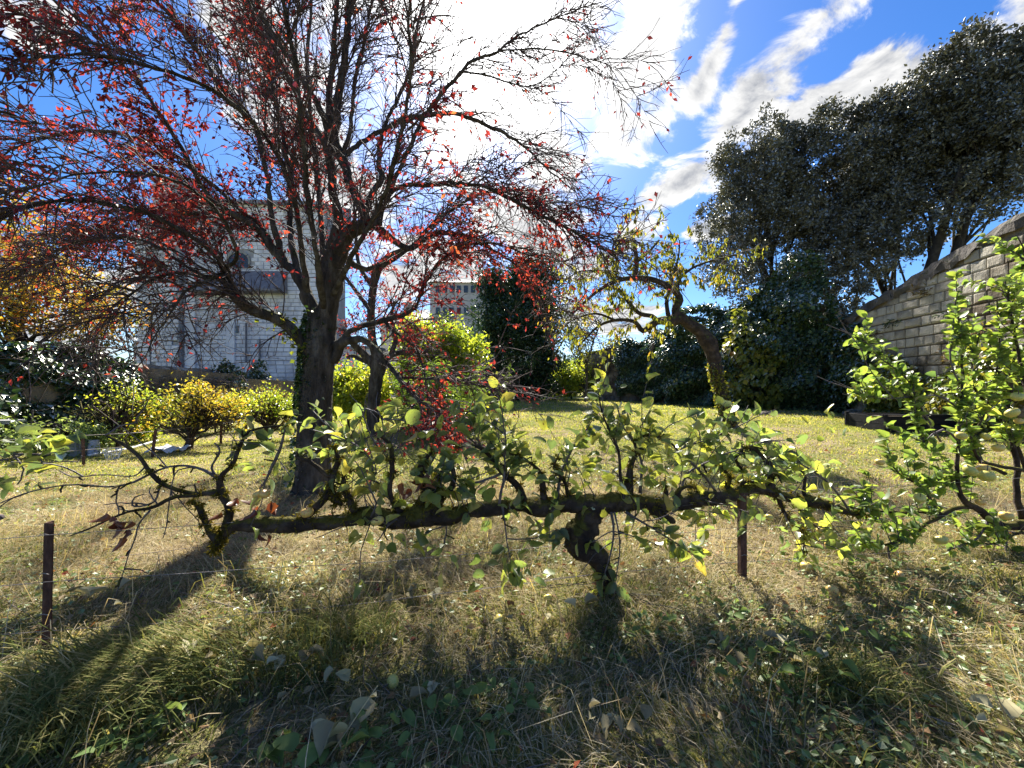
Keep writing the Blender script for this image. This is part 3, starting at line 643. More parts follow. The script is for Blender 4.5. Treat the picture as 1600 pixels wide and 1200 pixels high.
def far_buildings():
    d = 40.0; X = lambda u: (u - 800) / F * d; Z = lambda v: CZ - (v - 600) / F * d
    r = thing('stone_building', 'grey stone building with a row of small windows behind the dark evergreen clump', 'building', (X(765), d, 0))
    mb = MB(); mb.box((X(766), d + 2.5, Z(442) / 2), X(860) - X(672), 5, Z(442)); mb.build('wall', 'render_wall', r)
    mb = MB(); mb.add([(X(669), d - .4, Z(442)), (X(863), d - .4, Z(442)), (X(863), d + 5.4, Z(442)), (X(669), d + 5.4, Z(442)), (X(676), d + 2.3, Z(430)), (X(850), d + 2.3, Z(430))],
                      [(0, 1, 5, 4), (1, 2, 5), (2, 3, 4, 5), (3, 0, 4), (0, 3, 2, 1)]); mb.build('roof', 'slate', r)
    w0 = None
    for u in list(range(684, 750, 11)) + [770, 790, 810, 830]:
        for v in (452, 486):
            mb = MB(); mb.box((X(u), d - .02, Z(v)), .4, .1, .7); mb.build('window', 'dark_glass', r)
    d2 = 44.0; X2 = lambda u: (u - 800) / F * d2; Z2 = lambda v: CZ - (v - 600) / F * d2
    r = thing('stone_building', 'low far house with slate roof and chimney just right of the big trunk', 'building', (X2(640), d2, 0))
    mb = MB(); mb.box((X2(640), d2 + 3, Z2(505) / 2), X2(680) - X2(590), 6, Z2(505)); mb.build('wall', 'render_wall', r)
    mb = MB(); mb.add([(X2(586), d2 - .3, Z2(505)), (X2(684), d2 - .3, Z2(505)), (X2(684), d2 + 6.3, Z2(505)), (X2(586), d2 + 6.3, Z2(505)), (X2(592), d2 + 3, Z2(484)), (X2(684), d2 + 3, Z2(484))],
                      [(0, 1, 5, 4), (1, 2, 5), (2, 3, 4, 5), (3, 0, 4), (0, 3, 2, 1)]); rf = mb.build('roof', 'slate', r)
    mb = MB(); mb.box((X2(626), d2 + 3, Z2(480)), .8, .8, 2.2); mb.build('chimney', 'render_wall', r)
far_buildings()

# ------------------------------------------------------------------ trees of the background
def simple_tree(name, label, cat, base, stems, lobes, nleaf, leaf, mat, bark='dark_bark', group=None, sig=.2, shell=.25, r0=.18, limbs=60, per=22):
    base = np.array(base, float); r = thing(name, label, cat, base, group); lb = np.array(lobes, float)
    mbt = MB(); tr = []
    for (dx, dy, h, rr) in stems:
        p = grow(np.array([base + (dx, dy, -.1)]), np.array([[dx * .15, dy * .15, 1.]]), np.array([h]), 9, .09)
        mbt.tubes(p, np.linspace(rr, rr * .3, 9)[None], 8, .12); tr.append(p[0])
    mbt.build('trunk', bark, r, smooth=True)
    if limbs:
        tr = np.array(tr); s_, _, _, _ = spawn(tr, limbs, .25, 1)
        tgt = lb[rng.integers(0, len(lb), limbs)]; e = tgt[:, :3] + nrm(rng.normal(size=(limbs, 3))) * tgt[:, 3:] * .6
        P_ = s_[:, None] * (1 - np.linspace(0, 1, 6)[None, :, None]) + e[:, None] * np.linspace(0, 1, 6)[None, :, None]
        P_[:, 1:-1] += rng.normal(size=(limbs, 4, 3)) * .12; P_[:, 1:-1, 2] += .15
        mb = MB(); mb.tubes(P_, np.linspace(r0 * .3, .012, 6)[None].repeat(limbs, 0), 4); mb.build('branches', bark, r, smooth=True, kind='stuff')
    p, o = lobed_crown(lobes, nleaf, sig, shell, per); ok = p[:, 2] > base[2] + .05; p, o = p[ok], o[ok]
    Y = nrm(o * .5 + rng.normal(size=p.shape) * .8)
    sz = leaf * rng.uniform(.6, 1.3, len(p))
    foliage('crown', p, Y, sz, sz * .55, mat, r, up=(0, 0, 1), spread=.8)
    return r
def lobes_around(cx, cy, cz, rx, ry, rz, n, frac=.45, seed=None):
    r = np.random.default_rng(seed); out = []
    for _ in range(n):
        d = r.normal(size=3); d /= np.linalg.norm(d); k = r.uniform(.35, .85)
        f = frac * r.uniform(.6, 1.15)
        out.append((cx + d[0] * rx * k, cy + d[1] * ry * k, cz + d[2] * rz * k, rx * f, ry * f, rz * f))
    return out

def oaks():
    # (u centre, v centre, depth, half width px, half height px, trunk u, seed)
    data = [(1190, 300, 20.5, 95, 115, 1215, 1, 'leftmost and lowest tree of the dark evergreen row above the ivy-covered wall'),
            (1300, 290, 18.5, 105, 125, 1350, 2, 'round dark evergreen tree whose crown bulges above the middle of the ivy mass'),
            (1425, 230, 17.0, 110, 125, 1412, 3, 'tall dark evergreen tree with a bare trunk standing over the sunlit stone wall'),
            (1570, 170, 15.0, 125, 135, 1490, 4, 'tallest dark evergreen tree rising into the upper right corner over the wall')]
    low = {1: [(1130, 430, 42), (1112, 390, 30), (1140, 480, 40), (1165, 515, 40), (1150, 400, 45), (1215, 420, 55), (1270, 430, 50), (1180, 460, 45), (1120, 350, 40), (1240, 480, 45)], 2: [(1290, 400, 50), (1340, 380, 45), (1260, 440, 40), (1330, 420, 40), (1300, 460, 40), (1310, 500, 40), (1250, 500, 40)],
           3: [(1380, 330, 45), (1450, 320, 45), (1395, 385, 34), (1500, 300, 40), (1350, 360, 45), (1345, 430, 40), (1370, 400, 35), (1440, 375, 22)], 4: [(1530, 290, 50), (1600, 270, 50), (1560, 325, 30), (1490, 340, 30)]}
    for (u, v, d, hw, hh, tu, sd, lab) in data:
        c = Pt(u, v, d); rx, rz = hw / F * d, hh / F * d; bx = (tu - 800) / F * d; base = (bx, d, .4)
        lobes = lobes_around(c[0], d, c[2], rx, rx * .8, rz, 40, .24, sd) + lobes_around(c[0], d, c[2], rx * 1.1, rx * .85, rz * 1.1, 60, .14, sd + 90)
        for (a, b, w) in low[sd]: q = Pt(a, b, d); lobes.append((q[0], d - .3, q[2], w / F * d, w / F * d, w / F * d * .7))
        H = c[2] - .4
        simple_tree('evergreen_oak', lab, 'tree', base, [(0, 0, H * .86, .3), (.7, .4, H * .8, .18)], lobes, 56000, .15, 'oak_leaf', group='dark evergreen trees behind the right wall', sig=.13, shell=.22, r0=.2, limbs=14, per=34)
oaks()
def ivy_sheet(name, label, cat, fn, n, size, mat, base, sig=.25, group=None, parts=None, stems=None):
    r = thing(name, label, cat, base, group); s_, t_ = rng.random(n), rng.random(n)
    p, o = fn(s_, t_); Y = nrm(o * .35 + np.array([0, 0, -.7]) + rng.normal(size=p.shape) * .45)
    sz = size * rng.uniform(.6, 1.3, len(p)); upv = nrm(o + np.array([0, 0, .4]))
    mb = MB(); Yn = nrm(Y); Z = nrm(upv + rng.normal(size=p.shape) * .4); X = nrm(np.cross(Yn, Z)); Z = np.cross(X, Yn)
    mb.scatter(SMALL_V, SMALL_F, p, X, Yn, Z, np.c_[sz * .85, sz, sz]); mb.build('leaves', mat, r, kind='stuff')
    if stems:
        q, oo = fn(rng.random(stems), rng.random(stems) * .3); P_ = grow(q, np.tile([0, 0, 1.], (stems, 1)), rng.uniform(.6, 2.2, stems), 7, .3)
        mb = MB(); mb.tubes(P_, np.linspace(.02, .006, 7)[None].repeat(stems, 0), 3); mb.build('stems', 'dark_bark', r, kind='stuff', smooth=True)
    return r
def bumps(a, b): return .5 + .25 * np.sin(a * 2.3 + 1.3 * np.sin(b * 1.9)) + .25 * np.sin(b * 3.1 + 2 * np.sin(a * 1.1 + .7))
def wall_face(A, B, inward, z0, z1, depth, over=.0):
    A = np.array(A, float); B = np.array(B, float); L = np.linalg.norm(B - A); t = (B - A) / L; nn = np.array(inward, float); nn /= np.linalg.norm(nn)
    def fn(s_, h_):
        zb = z0(s_) if callable(z0) else z0; zt = z1(s_) if callable(z1) else z1
        z = zb + (zt - zb) * h_; bb = bumps(s_ * L, z * 1.3); dd = depth * bb * (.35 + .65 * np.sin(np.clip(h_, 0, 1) * np.pi * .85 + .3)) * rng.random(len(s_)) ** .35
        x = A[0] + t[0] * s_ * L + nn[0] * (dd + .08); y = A[1] + t[1] * s_ * L + nn[1] * (dd + .08)
        p = np.c_[x, y, z + bb * over * (h_ > .9)]; p += rng.normal(size=p.shape) * .05
        o = np.tile([nn[0], nn[1], .25], (len(s_), 1)); o = o + (h_[:, None] > .9) * np.array([0, 0, 1.]); return p, nrm(o)
    return fn
# dark ivy mass hanging down the corner of the right walls
nfar = (-.88, -.48); nnear = (-.98, .2)
ivy_sheet('ivy', 'huge dark ivy curtain hanging from wall top to lawn below the evergreen trees', 'ivy',
          wall_face((8.75, 21.5), (12.2, 15.3), nfar, .45, lambda s_: 4.6 + 1.4 * s_ + .5 * np.sin(s_ * 9), 1.5, .4), 34000, .15, 'ivy_leaf', (10, 18, .4), stems=60)
ivy_sheet('ivy', 'ragged dark ivy edge creeping over the pale cut stone blocks of the tall wall', 'ivy',
          wall_face((12.25, 15.2), (11.75, 12.2), nnear, lambda s_: .4 + 2.2 * np.clip(s_ - .25, 0, .4), lambda s_: 4.6 - 3.1 * s_ ** 1.2 + .4 * np.sin(s_ * 14), .6, .2), 9000, .13, 'ivy_leaf', (12.2, 14, .4), stems=20)
ivy_sheet('ivy', 'glossy green ivy covering the lower rubble wall left of the leaning trunk', 'ivy',
          wall_face((6.9, 24.9), (8.9, 21.2), nfar, lambda s_: .8 + .25 * np.sin(s_ * 8), lambda s_: 3.9 + .6 * s_ + .2 * np.sin(s_ * 12), .8, .2), 12000, .15, 'ivy_leaf', (8, 23, .4), stems=20)
ivy_sheet('creeper', 'low dark creeper along the foot of the tall stone wall behind the planter', 'creeper',
          wall_face((11.9, 13.0), (10.9, 8.4), nnear, .5, lambda s_: 2.0 + .35 * np.sin(s_ * 9), .5, .1), 7000, .13, 'vine_leaf', (11.4, 11, .4), stems=20)
ivy_sheet('creeper', 'yellow-green vine leaves hanging on the dark ivy curtain in the corner', 'creeper',
          wall_face((9.9, 17.6), (10.9, 15.9), nfar, .6, lambda s_: 4.4 + .4 * np.sin(s_ * 7), 1.1, .1), 900, .22, 'vine_leaf', (10.5, 17, .4), stems=12)
# left: ivy over the boundary wall
ivy_sheet('ivy', 'thick glossy ivy bank burying the low boundary wall up to its bare coping', 'ivy',
          wall_face((-13.1, 6.0), (-13.3, 13.6), (1, .02), -.2, lambda s_: 2.35 - .0 * s_ + .25 * np.sin(s_ * 11), .95, .25), 26000, .16, 'ivy_leaf', (-13, 10, -.2), stems=40)
ivy_sheet('ivy', 'small clump of dark ivy on the wall below the arched doorway', 'ivy',
          wall_face((-13.5, 17.8), (-13.7, 21.5), (1, .02), .3, lambda s_: 2.1 + .35 * np.sin(s_ * 9), .7, .3), 5000, .15, 'ivy_leaf', (-13.4, 19, -.2), stems=10)
def dry_tendrils():
    r = thing('creeper', 'leafless brown creeper stems hanging over the pale wall coping at the left', 'creeper', (-13.1, 15.5, 1.2))
    n = 420; s_ = np.c_[rng.uniform(-13.1, -13.0, n), rng.uniform(13.6, 18.6, n), rng.uniform(1.2, 1.72, n)]
    P_ = grow(s_, np.c_[np.full(n, .5), rng.normal(size=n) * .6, np.full(n, .2)], rng.uniform(.3, .9, n), 7, .35, (0, 0, -.5))
    mb = MB(); mb.tubes(P_, np.linspace(.014, .005, 7)[None].repeat(n, 0), 3); mb.build('stems', 'grey_wood', r, kind='stuff', smooth=True)
    p, _, _, _ = spawn(P_, 1500); foliage('dry_leaves', p[:700], rng.normal(size=(700, 3)), .07, .05, 'brown_shrub_leaf', r)
dry_tendrils()

def back_trees():
    c = Pt(50, 410, 15.5)
    simple_tree('maple_tree', 'yellow and orange autumn tree rising behind the ivy bank at the left edge', 'tree', (c[0], 15.5, -.3), [(0, 0, 5.2, .25)],
                lobes_around(c[0], 15.5, c[2] - .2, 3.6, 3, 3.6, 24, .4, 5) + lobes_around(c[0] + 2.2, 15.3, c[2] - 2.4, 1.6, 1.5, 1.1, 8, .5, 6), 12500, .17, 'maple_leaf', sig=.25, shell=.4, limbs=50)
    c = Pt(812, 505, 26)
    simple_tree('evergreen_tree', 'dark bushy evergreen clump with several thin trunks at the end of the lawn', 'tree', (c[0] - .3, 26, .43),
                [(-.9, 0, 6, .16), (-.5, .3, 6.5, .14), (.1, .1, 7, .15), (.5, .4, 6, .12), (1.1, 0, 5.5, .12), (1.5, .3, 5, .1)],
                lobes_around(c[0], 26, c[2] + .9, 3.2, 2.4, 4.1, 44, .27, 8) + lobes_around(c[0] + 1.0, 26, 2.5, 3.2, 2.0, 1.8, 18, .34, 9) + lobes_around(c[0] - 1.6, 26, 2.6, 1.6, 1.2, 2.0, 10, .45, 12), 46000, .2, 'laurel_leaf', sig=.25, shell=.3, limbs=40)
    c = Pt(905, 590, 27)
    simple_tree('shrub', 'loose mid-green shrubs right of the dark evergreen clump where the lawn ends', 'shrub', (c[0], 27, .43), [(-.5, 0, 1.6, .06), (.4, 0, 1.8, .05)],
                lobes_around(c[0] - .3, 27.5, 1.8, 1.9, 1.2, 1.3, 9, .45, 10), 9000, .17, 'yellow_leaf', sig=.25, shell=.5, limbs=14)
    c = Pt(912, 560, 22)
    simple_tree('sapling', 'thin pale-barked young tree standing alone on the far lawn before the rubble wall', 'tree', (*on_ground(914, 628)[:2], .43), [(0, 0, 5.0, .09)],
                lobes_around(3.2, 22, 4.2, 1.3, 1.1, 2.0, 12, .4, 11), 1500, .14, 'cherry_leaf', bark='plum_bark', sig=.3, shell=.7, limbs=46, r0=.09)
    # far hedge of trees beyond the lawn end closing the view
    for k, (u, v, d, w, h, mt, lab) in enumerate([(700, 545, 31, 70, 50, 'laurel_leaf', 'olive green tree just left of the dark evergreen clump, in front of the grey building'),
                                                  (890, 585, 34, 60, 38, 'laurel_leaf', 'low dark tree behind the loose shrubs at the end of the lawn')]):
        c = Pt(u, v, d); simple_tree('background_tree', lab, 'tree', (c[0], d, .4), [(0, 0, 4, .15)], lobes_around(c[0], d, c[2], w / F * d, 1.5, h / F * d, 14, .42, 20 + k), 9000, .2, mt, sig=.3, shell=.4, limbs=16)
    for k, (u, vt) in enumerate(((952, 528), (966, 516), (979, 526))):
        d = 46 + k; c = Pt(u, vt, d); h = c[2] - .4
        lob = [(c[0], d, .4 + h * f, .85 * (1.15 - f), .8, h * .14) for f in (.15, .3, .45, .6, .75, .88)]
        simple_tree('cypress_tree', ['left', 'tallest middle', 'right'][k] + ' one of the three small dark cypresses beyond the rubble wall', 'tree', (c[0], d, .4), [(0, 0, h * .9, .14)], lob, 2600, .24, 'oak_leaf', group='cypresses beyond the wall', sig=.16, shell=.3, limbs=0)
back_trees()

def left_shrubs():
    g = on_ground(293, 703)
    lob = [(g[0] + a, g[1] + b, g[2] + c, r_, r_, r_ * .7) for a, b, c, r_ in ((-.7, 0, 1.15, .5), (-.1, .1, 1.45, .5), (.55, 0, 1.25, .5), (1.1, .1, 1.0, .45), (1.5, 0, .8, .3), (-1.2, 0, .8, .3), (.2, .2, .9, .5))]
    simple_tree('pear_tree', 'small yellow-leaved trained fruit tree with a short dark trunk, near the grey bucket', 'tree', g, [(0, 0, .9, .13)], lob, 1900, .1, 'pear_leaf', bark='apple_bark', sig=.12, shell=.45, limbs=50, r0=.1, group='trained fruit trees of the second row')
    g = on_ground(418, 688)
    lob = [(g[0] + a, g[1] + b, g[2] + c, r_, r_, r_ * .7) for a, b, c, r_ in ((-.6, 0, .95, .45), (0, .1, 1.3, .55), (.6, 0, 1.1, .5), (1.1, .2, .9, .4), (-1.1, .2, 1.2, .4))]
    simple_tree('pear_tree', 'small yellow-green trained fruit tree just left of the big trunk', 'tree', g, [(0, 0, .8, .12)], lob, 2000, .09, 'yellow_leaf', bark='apple_bark', sig=.12, shell=.45, limbs=45, r0=.1, group='trained fruit trees of the second row')
    g = on_ground(185, 706)
    lob = [(g[0] + a, g[1] + b, g[2] + c, r_, r_, r_ * .7) for a, b, c, r_ in ((-.9, 0, 1.0, .35), (0, .1, 1.5, .45), (.8, 0, 1.2, .4), (-.3, .2, .6, .3))]
    simple_tree('pear_tree', 'straggly thin fruit tree with sparse leaves before the ivy bank, left of the yellow one', 'tree', g, [(0, 0, 1.0, .07)], lob, 700, .09, 'yellow_leaf', bark='apple_bark', sig=.16, shell=.6, limbs=60, r0=.07, group='trained fruit trees of the second row')
    for (u, d, z, w, h, n, mt, lab) in ((345, 14.5, .5, 1.1, .75, 2200, 'brown_shrub_leaf', 'brownish half-bare bush behind the yellow fruit tree, before the left wall'),
                                        (440, 16, .5, 1.8, .9, 3500, 'brown_shrub_leaf', 'purple-brown bush in front of the white building, left of the big trunk'),
                                        (230, 12.5, .5, 1.1, .8, 3000, 'yellow_leaf', 'low yellowish bush at the foot of the left wall where the ivy ends'),
                                        (70, 9.2, .15, 1.2, .5, 2600, 'herb_leaf', 'weedy green plants below the ivy bank beside the leaning sticks')):
        x = (u - 800) / F * d; simple_tree('bush', lab, 'bush', (x, d, -.25), [(-.2, 0, .8, .04), (.2, .1, .9, .04), (0, .2, .9, .03)], lobes_around(x, d, z, w, .8, h, 9, .5, int(u)), n, .1, mt, sig=.15, shell=.6, limbs=40, r0=.05)
left_shrubs()
def yellow_shrubs():
    def C(u, v, d): return Pt(u, v, d)
    c = C(560, 625, 12.5)
    simple_tree('hazel_shrub', 'broad bright yellow-green shrub directly behind the thinner trunk', 'shrub', (c[0], 12.5, .15), [(-.3, 0, 1.4, .05), (.3, .1, 1.6, .05), (0, .2, 1.5, .05)],
                lobes_around(c[0], 12.5, c[2] + .15, 1.5, .9, 1.15, 24, .3, 31), 8500, .13, 'yellow_leaf', sig=.16, shell=.5, limbs=40, r0=.06)
    c = C(690, 580, 13)
    simple_tree('maple_shrub', 'tall sunlit yellow-green young maple with many upright stems between the trunk and the dark clump', 'tree', (c[0], 13, .3), [(-.7, 0, 3.2, .06), (-.3, 0, 3.6, .06), (.1, .1, 3.3, .06), (.5, 0, 3.0, .05), (.8, .1, 2.2, .04)],
                lobes_around(c[0] - .2, 13, 2.2, 1.75, 1.0, 1.8, 34, .24, 32) + [(C(655, 520, 13)[0], 13, 3.2, .5, .4, .7), (C(735, 610, 13)[0], 12.8, 1.5, .7, .5, .8), (C(700, 520, 13)[0], 13.3, 3.0, .5, .4, .6)], 13000, .14, 'yellow_leaf', sig=.17, shell=.5, limbs=70, r0=.06)
    # bamboo-like clump
    g = on_ground(690, 684); r = thing('bamboo_clump', 'clump of narrow green cane leaves at the foot of the yellow-green maple', 'plant', g)
    n = 60; s_ = g + np.c_[rng.normal(size=n) * .45, rng.normal(size=n) * .3, np.zeros(n)]; P_ = grow(s_, np.c_[rng.normal(size=(n, 2)) * .15, np.ones(n)], rng.uniform(1.0, 2.0, n), 8, .04, (0, 0, -.05))
    mb = MB(); mb.tubes(P_, np.linspace(.014, .004, 8)[None].repeat(n, 0), 3); mb.build('canes', 'bamboo_leaf', r, kind='stuff')
    p, d_, _, _ = spawn(P_, 3600, .15, 1, (40, 80)); foliage('leaves', p, d_ + np.array([0, 0, -.5]), .2 * rng.uniform(.6, 1.2, 3600), .026, 'bamboo_leaf', r)
yellow_shrubs()

# ------------------------------------------------------------------ the red-leaved plum tree
def to_tubes(limbs, mb, n=10, jit=.1):
    for P_, R_ in limbs: mb.tubes(P_, R_, n, jit)
def plum():
    base = on_ground(490, 768); D0 = float(base[1])
    r = thing('plum_tree', 'big old red-leaved plum tree with a thick grey trunk and wide arching branches', 'tree', base)
    g = lambda *rows: limb([(u, v, D0 + dd, rr) for (u, v, dd, rr) in rows])
    g = lambda *rows: limb([(u, v, D0 + dd, rr) for (u, v, dd, rr) in rows])
    trunk = g((488, 785, 0, 44), (489, 765, 0, 36), (490, 735, 0, 30), (491, 680, 0, 28.5), (494, 620, 0, 27), (498, 570, 0, 26.5), (501, 530, 0, 26.5), (504, 495, 0, 21), (506, 480, 0, 10))
    tp = spline(np.c_[trunk[0], trunk[1]], 110); mb = MB(); mb.tubes(tp[:, :3], tp[:, 3] * .86, 44, .02, ridge=.032); mb.build('trunk', 'plum_bark', r, smooth=True)
    L = []
    g = lambda *rows: limb([(u, v, D0 + dd, rr * (.66 if rr < 14 else .72)) for (u, v, dd, rr) in rows], wob=.006)
    # centre leaders
    L.append(g((503, 520, 0, 24), (512, 450, .05, 18), (520, 390, .1, 16), (528, 350, 0, 12), (520, 290, -.1, 9), (512, 200, -.2, 7), (520, 90, -.2, 6), (528, -60, -.3, 4), (520, -260, -.3, 1.5)))
    L.append(g((508, 510, 0, 22), (522, 440, -.1, 17), (530, 395, -.2, 16), (545, 365, -.3, 15), (572, 352, -.35, 14), (590, 350, -.35, 12)))
    L.append(g((578, 350, -.35, 13), (565, 325, -.3, 11), (548, 285, -.25, 10), (533, 245, -.2, 11), (522, 215, -.2, 12), (527, 160, -.2, 11), (538, 100, -.2, 9), (545, 20, -.2, 7), (560, -100, -.2, 4.5), (565, -270, -.2, 2)))
    L.append(g((570, 345, -.3, 8), (580, 305, -.1, 6.5), (597, 280, 0, 6.5), (592, 255, .1, 6), (600, 200, .3, 5), (640, 110, .5, 4), (655, 30, .7, 3), (690, -100, .9, 2)))
    L.append(g((533, 250, -.2, 6), (548, 200, 0, 5), (556, 120, .1, 4), (575, 40, .1, 3.5), (590, -80, .2, 2)))
    L.append(g((520, 225, -.2, 8), (500, 170, -.4, 7), (470, 120, -.5, 6.5), (440, 70, -.6, 6), (400, 15, -.7, 5), (340, -60, -.9, 3.5), (250, -130, -1.1, 2)))
    L.append(g((515, 235, -.1, 7), (480, 180, .1, 6), (455, 130, .1, 5), (420, 60, .2, 4.5), (380, 0, .3, 4), (300, -90, .4, 2.5)))
    # right arches
    L.append(g((530, 250, -.1, 6), (552, 232, 0, 5.5), (585, 210, .2, 5.5), (625, 190, .3, 5.5), (680, 178, .4, 5), (720, 180, .5, 4.5), (775, 202, .6, 4), (815, 226, .6, 3), (860, 268, .7, 2), (900, 300, .8, 1.2)))
    L.append(g((590, 352, -.3, 10), (600, 320, -.3, 6), (625, 292, -.3, 5), (700, 287, -.4, 4.5), (760, 292, -.5, 4.5), (812, 319, -.6, 4), (872, 349, -.7, 3.2), (908, 368, -.8, 2.5), (935, 382, -.8, 1.5), (955, 400, -.8, .8)))
    L.append(g((588, 352, -.3, 10), (615, 375, -.2, 8), (640, 388, -.1, 7), (664, 372, 0, 5), (692, 364, .1, 4.5), (737, 371, .2, 4), (775, 394, .3, 3.2), (810, 418, .4, 2.5), (850, 470, .5, 1.2)))
    L.append(g((535, 400, .1, 8), (565, 420, .3, 6), (602, 412, .5, 5.5), (644, 384, .6, 5), (680, 345, .7, 4.2), (711, 325, .8, 3.8), (745, 305, .9, 3), (790, 300, 1, 2), (850, 330, 1.2, 1.2)))
    L.append(g((600, 320, -.3, 5), (640, 230, -.2, 5), (665, 180, -.1, 5), (688, 148, 0, 4.6), (712, 122, 0, 4.2), (736, 97, 0, 3.6), (775, 81, .1, 3), (796, 66, .1, 2.6), (831, 45, .1, 2), (890, 20, .2, 1.3), (930, 5, .2, .8)))
    L.append(g((736, 97, 0, 2.4), (790, 78, -.1, 2), (869, 79, -.2, 1.6), (925, 94, -.3, 1.0), (950, 102, -.3, .6)))
    L.append(g((720, 112, 0, 2.4), (770, 120, .1, 2), (810, 134, .2, 1.7), (850, 125, .3, 1.2), (900, 80, .4, .7)))
    L.append(g((520, 565, 0, 12), (545, 520, -.1, 8), (580, 505, -.2, 7), (620, 496, -.3, 6), (650, 478, -.3, 4), (665, 440, -.3, 3.5), (700, 400, -.2, 3), (760, 380, 0, 2), (830, 400, .2, 1.2)))
    L.append(g((522, 540, 0, 11), (560, 530, -.3, 8), (590, 548, -.5, 6.5), (622, 590, -.7, 5.5), (645, 615, -.8, 5), (680, 642, -.9, 4), (715, 668, -1, 3), (750, 700, -1, 2), (770, 715, -1, 1)))
    L.append(g((600, 500, -.25, 4), (618, 520, -.4, 3.5), (650, 545, -.5, 3), (664, 590, -.6, 2.5), (668, 640, -.6, 2), (660, 680, -.6, 1.2)))
    L.append(g((622, 590, -.7, 3.5), (690, 592, -.6, 2.6), (740, 598, -.5, 2), (780, 610, -.5, 1)))
    # left limbs
    L.append(g((498, 585, 0, 16), (478, 545, -.1, 13), (450, 510, -.2, 12), (420, 493, -.3, 11.5), (392, 483, -.4, 11), (368, 462, -.5, 10.5), (352, 432, -.55, 8), (352, 418, -.6, 7)))
    L.append(g((355, 425, -.6, 7), (335, 398, -.8, 5.5), (300, 370, -1, 5), (270, 352, -1.1, 5), (225, 332, -1.2, 4.8), (165, 318, -1.4, 4.5), (110, 311, -1.6, 4), (50, 322, -1.8, 3.5), (-10, 345, -2, 2.8), (-80, 390, -2.1, 1.5)))
    L.append(g((345, 430, -.6, 6), (320, 432, -.6, 4), (290, 415, -.6, 3.6), (245, 385, -.5, 3.2), (200, 372, -.4, 3), (140, 376, -.3, 2.6), (80, 398, -.1, 2), (20, 440, 0, 1.2)))
    L.append(g((350, 430, -.6, 5), (320, 440, -.8, 4), (290, 455, -.9, 3), (265, 490, -1, 2.2), (240, 530, -1, 1.4), (225, 560, -1, .8)))
    L.append(g((325, 436, -.7, 3.6), (290, 428, -.8, 3), (250, 432, -1, 2.4), (205, 460, -1.1, 1.8), (170, 500, -1.2, 1)))
    L.append(g((496, 500, .1, 15), (475, 450, .2, 12), (450, 415, .3, 11), (425, 385, .3, 10.5), (402, 352, .3, 9), (375, 340, .3, 8), (345, 330, .4, 6), (300, 335, .5, 4.5), (250, 330, .6, 4), (180, 345, .8, 3), (100, 380, 1, 2)))
    L.append(g((440, 400, .3, 7), (425, 340, .2, 6), (415, 260, .1, 5.5), (395, 190, 0, 5), (350, 140, -.1, 4.8), (300, 68, -.2, 4.2), (243, 0, -.3, 3.6), (150, -90, -.4, 2)))
    L.append(g((415, 370, .3, 7), (385, 345, .1, 6), (330, 310, -.2, 5), (288, 240, -.5, 5), (233, 153, -.8, 4.6), (180, 87, -1.0, 4), (117, 27, -1.2, 3.4), (30, -40, -1.4, 2)))
    L.append(g((400, 352, .3, 5.5), (345, 300, .2, 4.5), (270, 240, .1, 4), (190, 210, 0, 3.4), (120, 205, -.1, 2.8), (40, 225, -.2, 2), (-40, 260, -.2, 1)))
    L.append(g((470, 445, .2, 8), (455, 370, .5, 6.5), (452, 290, .7, 5.5), (440, 200, .9, 5), (420, 110, 1.0, 4), (400, 0, 1.1, 3), (370, -120, 1.2, 1.5)))
    L.append(g((480, 455, -.2, 8), (470, 380, -.6, 6.5), (462, 320, -.8, 6), (430, 235, -1.1, 5.2), (360, 160, -1.5, 4.5), (260, 110, -1.8, 4), (140, 85, -2.1, 3), (20, 95, -2.3, 2)))
    L.append(g((505, 480, -.3, 9), (495, 400, -.9, 7), (480, 300, -1.2, 6), (470, 180, -1.6, 5.5), (455, 60, -1.9, 5), (430, -80, -2.2, 4), (420, -240, -2.4, 2)))
    L.append(g((510, 480, .3, 9), (505, 400, .9, 7), (500, 320, 1.2, 6), (490, 220, 1.5, 5), (480, 100, 1.7, 4), (490, -30, 1.8, 3), (500, -180, 1.9, 1.5)))
    L.append(g((520, 460, -.4, 7), (550, 400, -.9, 6), (590, 330, -1.3, 5), (620, 240, -1.7, 4.6), (640, 130, -2, 4), (640, 10, -2.3, 3.4), (620, -140, -2.5, 2)))
    L.append(g((352, 420, -.6, 5), (370, 395, -.9, 4), (340, 330, -1.3, 3.6), (290, 290, -1.7, 3.2), (220, 270, -2.1, 2.8), (120, 275, -2.5, 2), (30, 300, -2.7, 1.2)))
    for P_, R_ in L:
        mb = MB(); q = spline(np.c_[P_, R_], len(P_) * 2); mb.tubes(q[:, :3], q[:, 3], 14 if R_.max() > .05 else 7, .03, cap=True, lump=.06 if R_.max() > .04 else .02, ridge=.05 if R_.max() > .04 else .0); mb.build('limb', 'plum_bark', r, smooth=True)
    lt = pad(L, 24); LP, LR = lt[:, :, :3], lt[:, :, 3]
    cx, cy = base[0], base[1]
    # long shoots off the limbs
    n1 = 640; p, d_, i, t = spawn(LP, n1, .22, 1, (20, 65), np.array([1.0 if k < 17 else 1.35 for k in range(len(L))]))
    rad = np.c_[p[:, 0] - cx, (p[:, 1] - cy) * .8, np.zeros(n1)]; hr = np.linalg.norm(rad, axis=1)
    out = nrm(rad + 1e-6); upb = np.where(hr < 1.3, .95, .42)[:, None]
    d_ = nrm(d_ * .75 + out * .45 + np.array([0, 0, 1.]) * upb)
    Ls = rng.uniform(.45, 1.6, n1) * np.where(hr < 1.3, 1.15, .85) * (1 - .3 * t)
    S1 = grow(p, d_, Ls, 9, .07, (0, 0, 0)); 
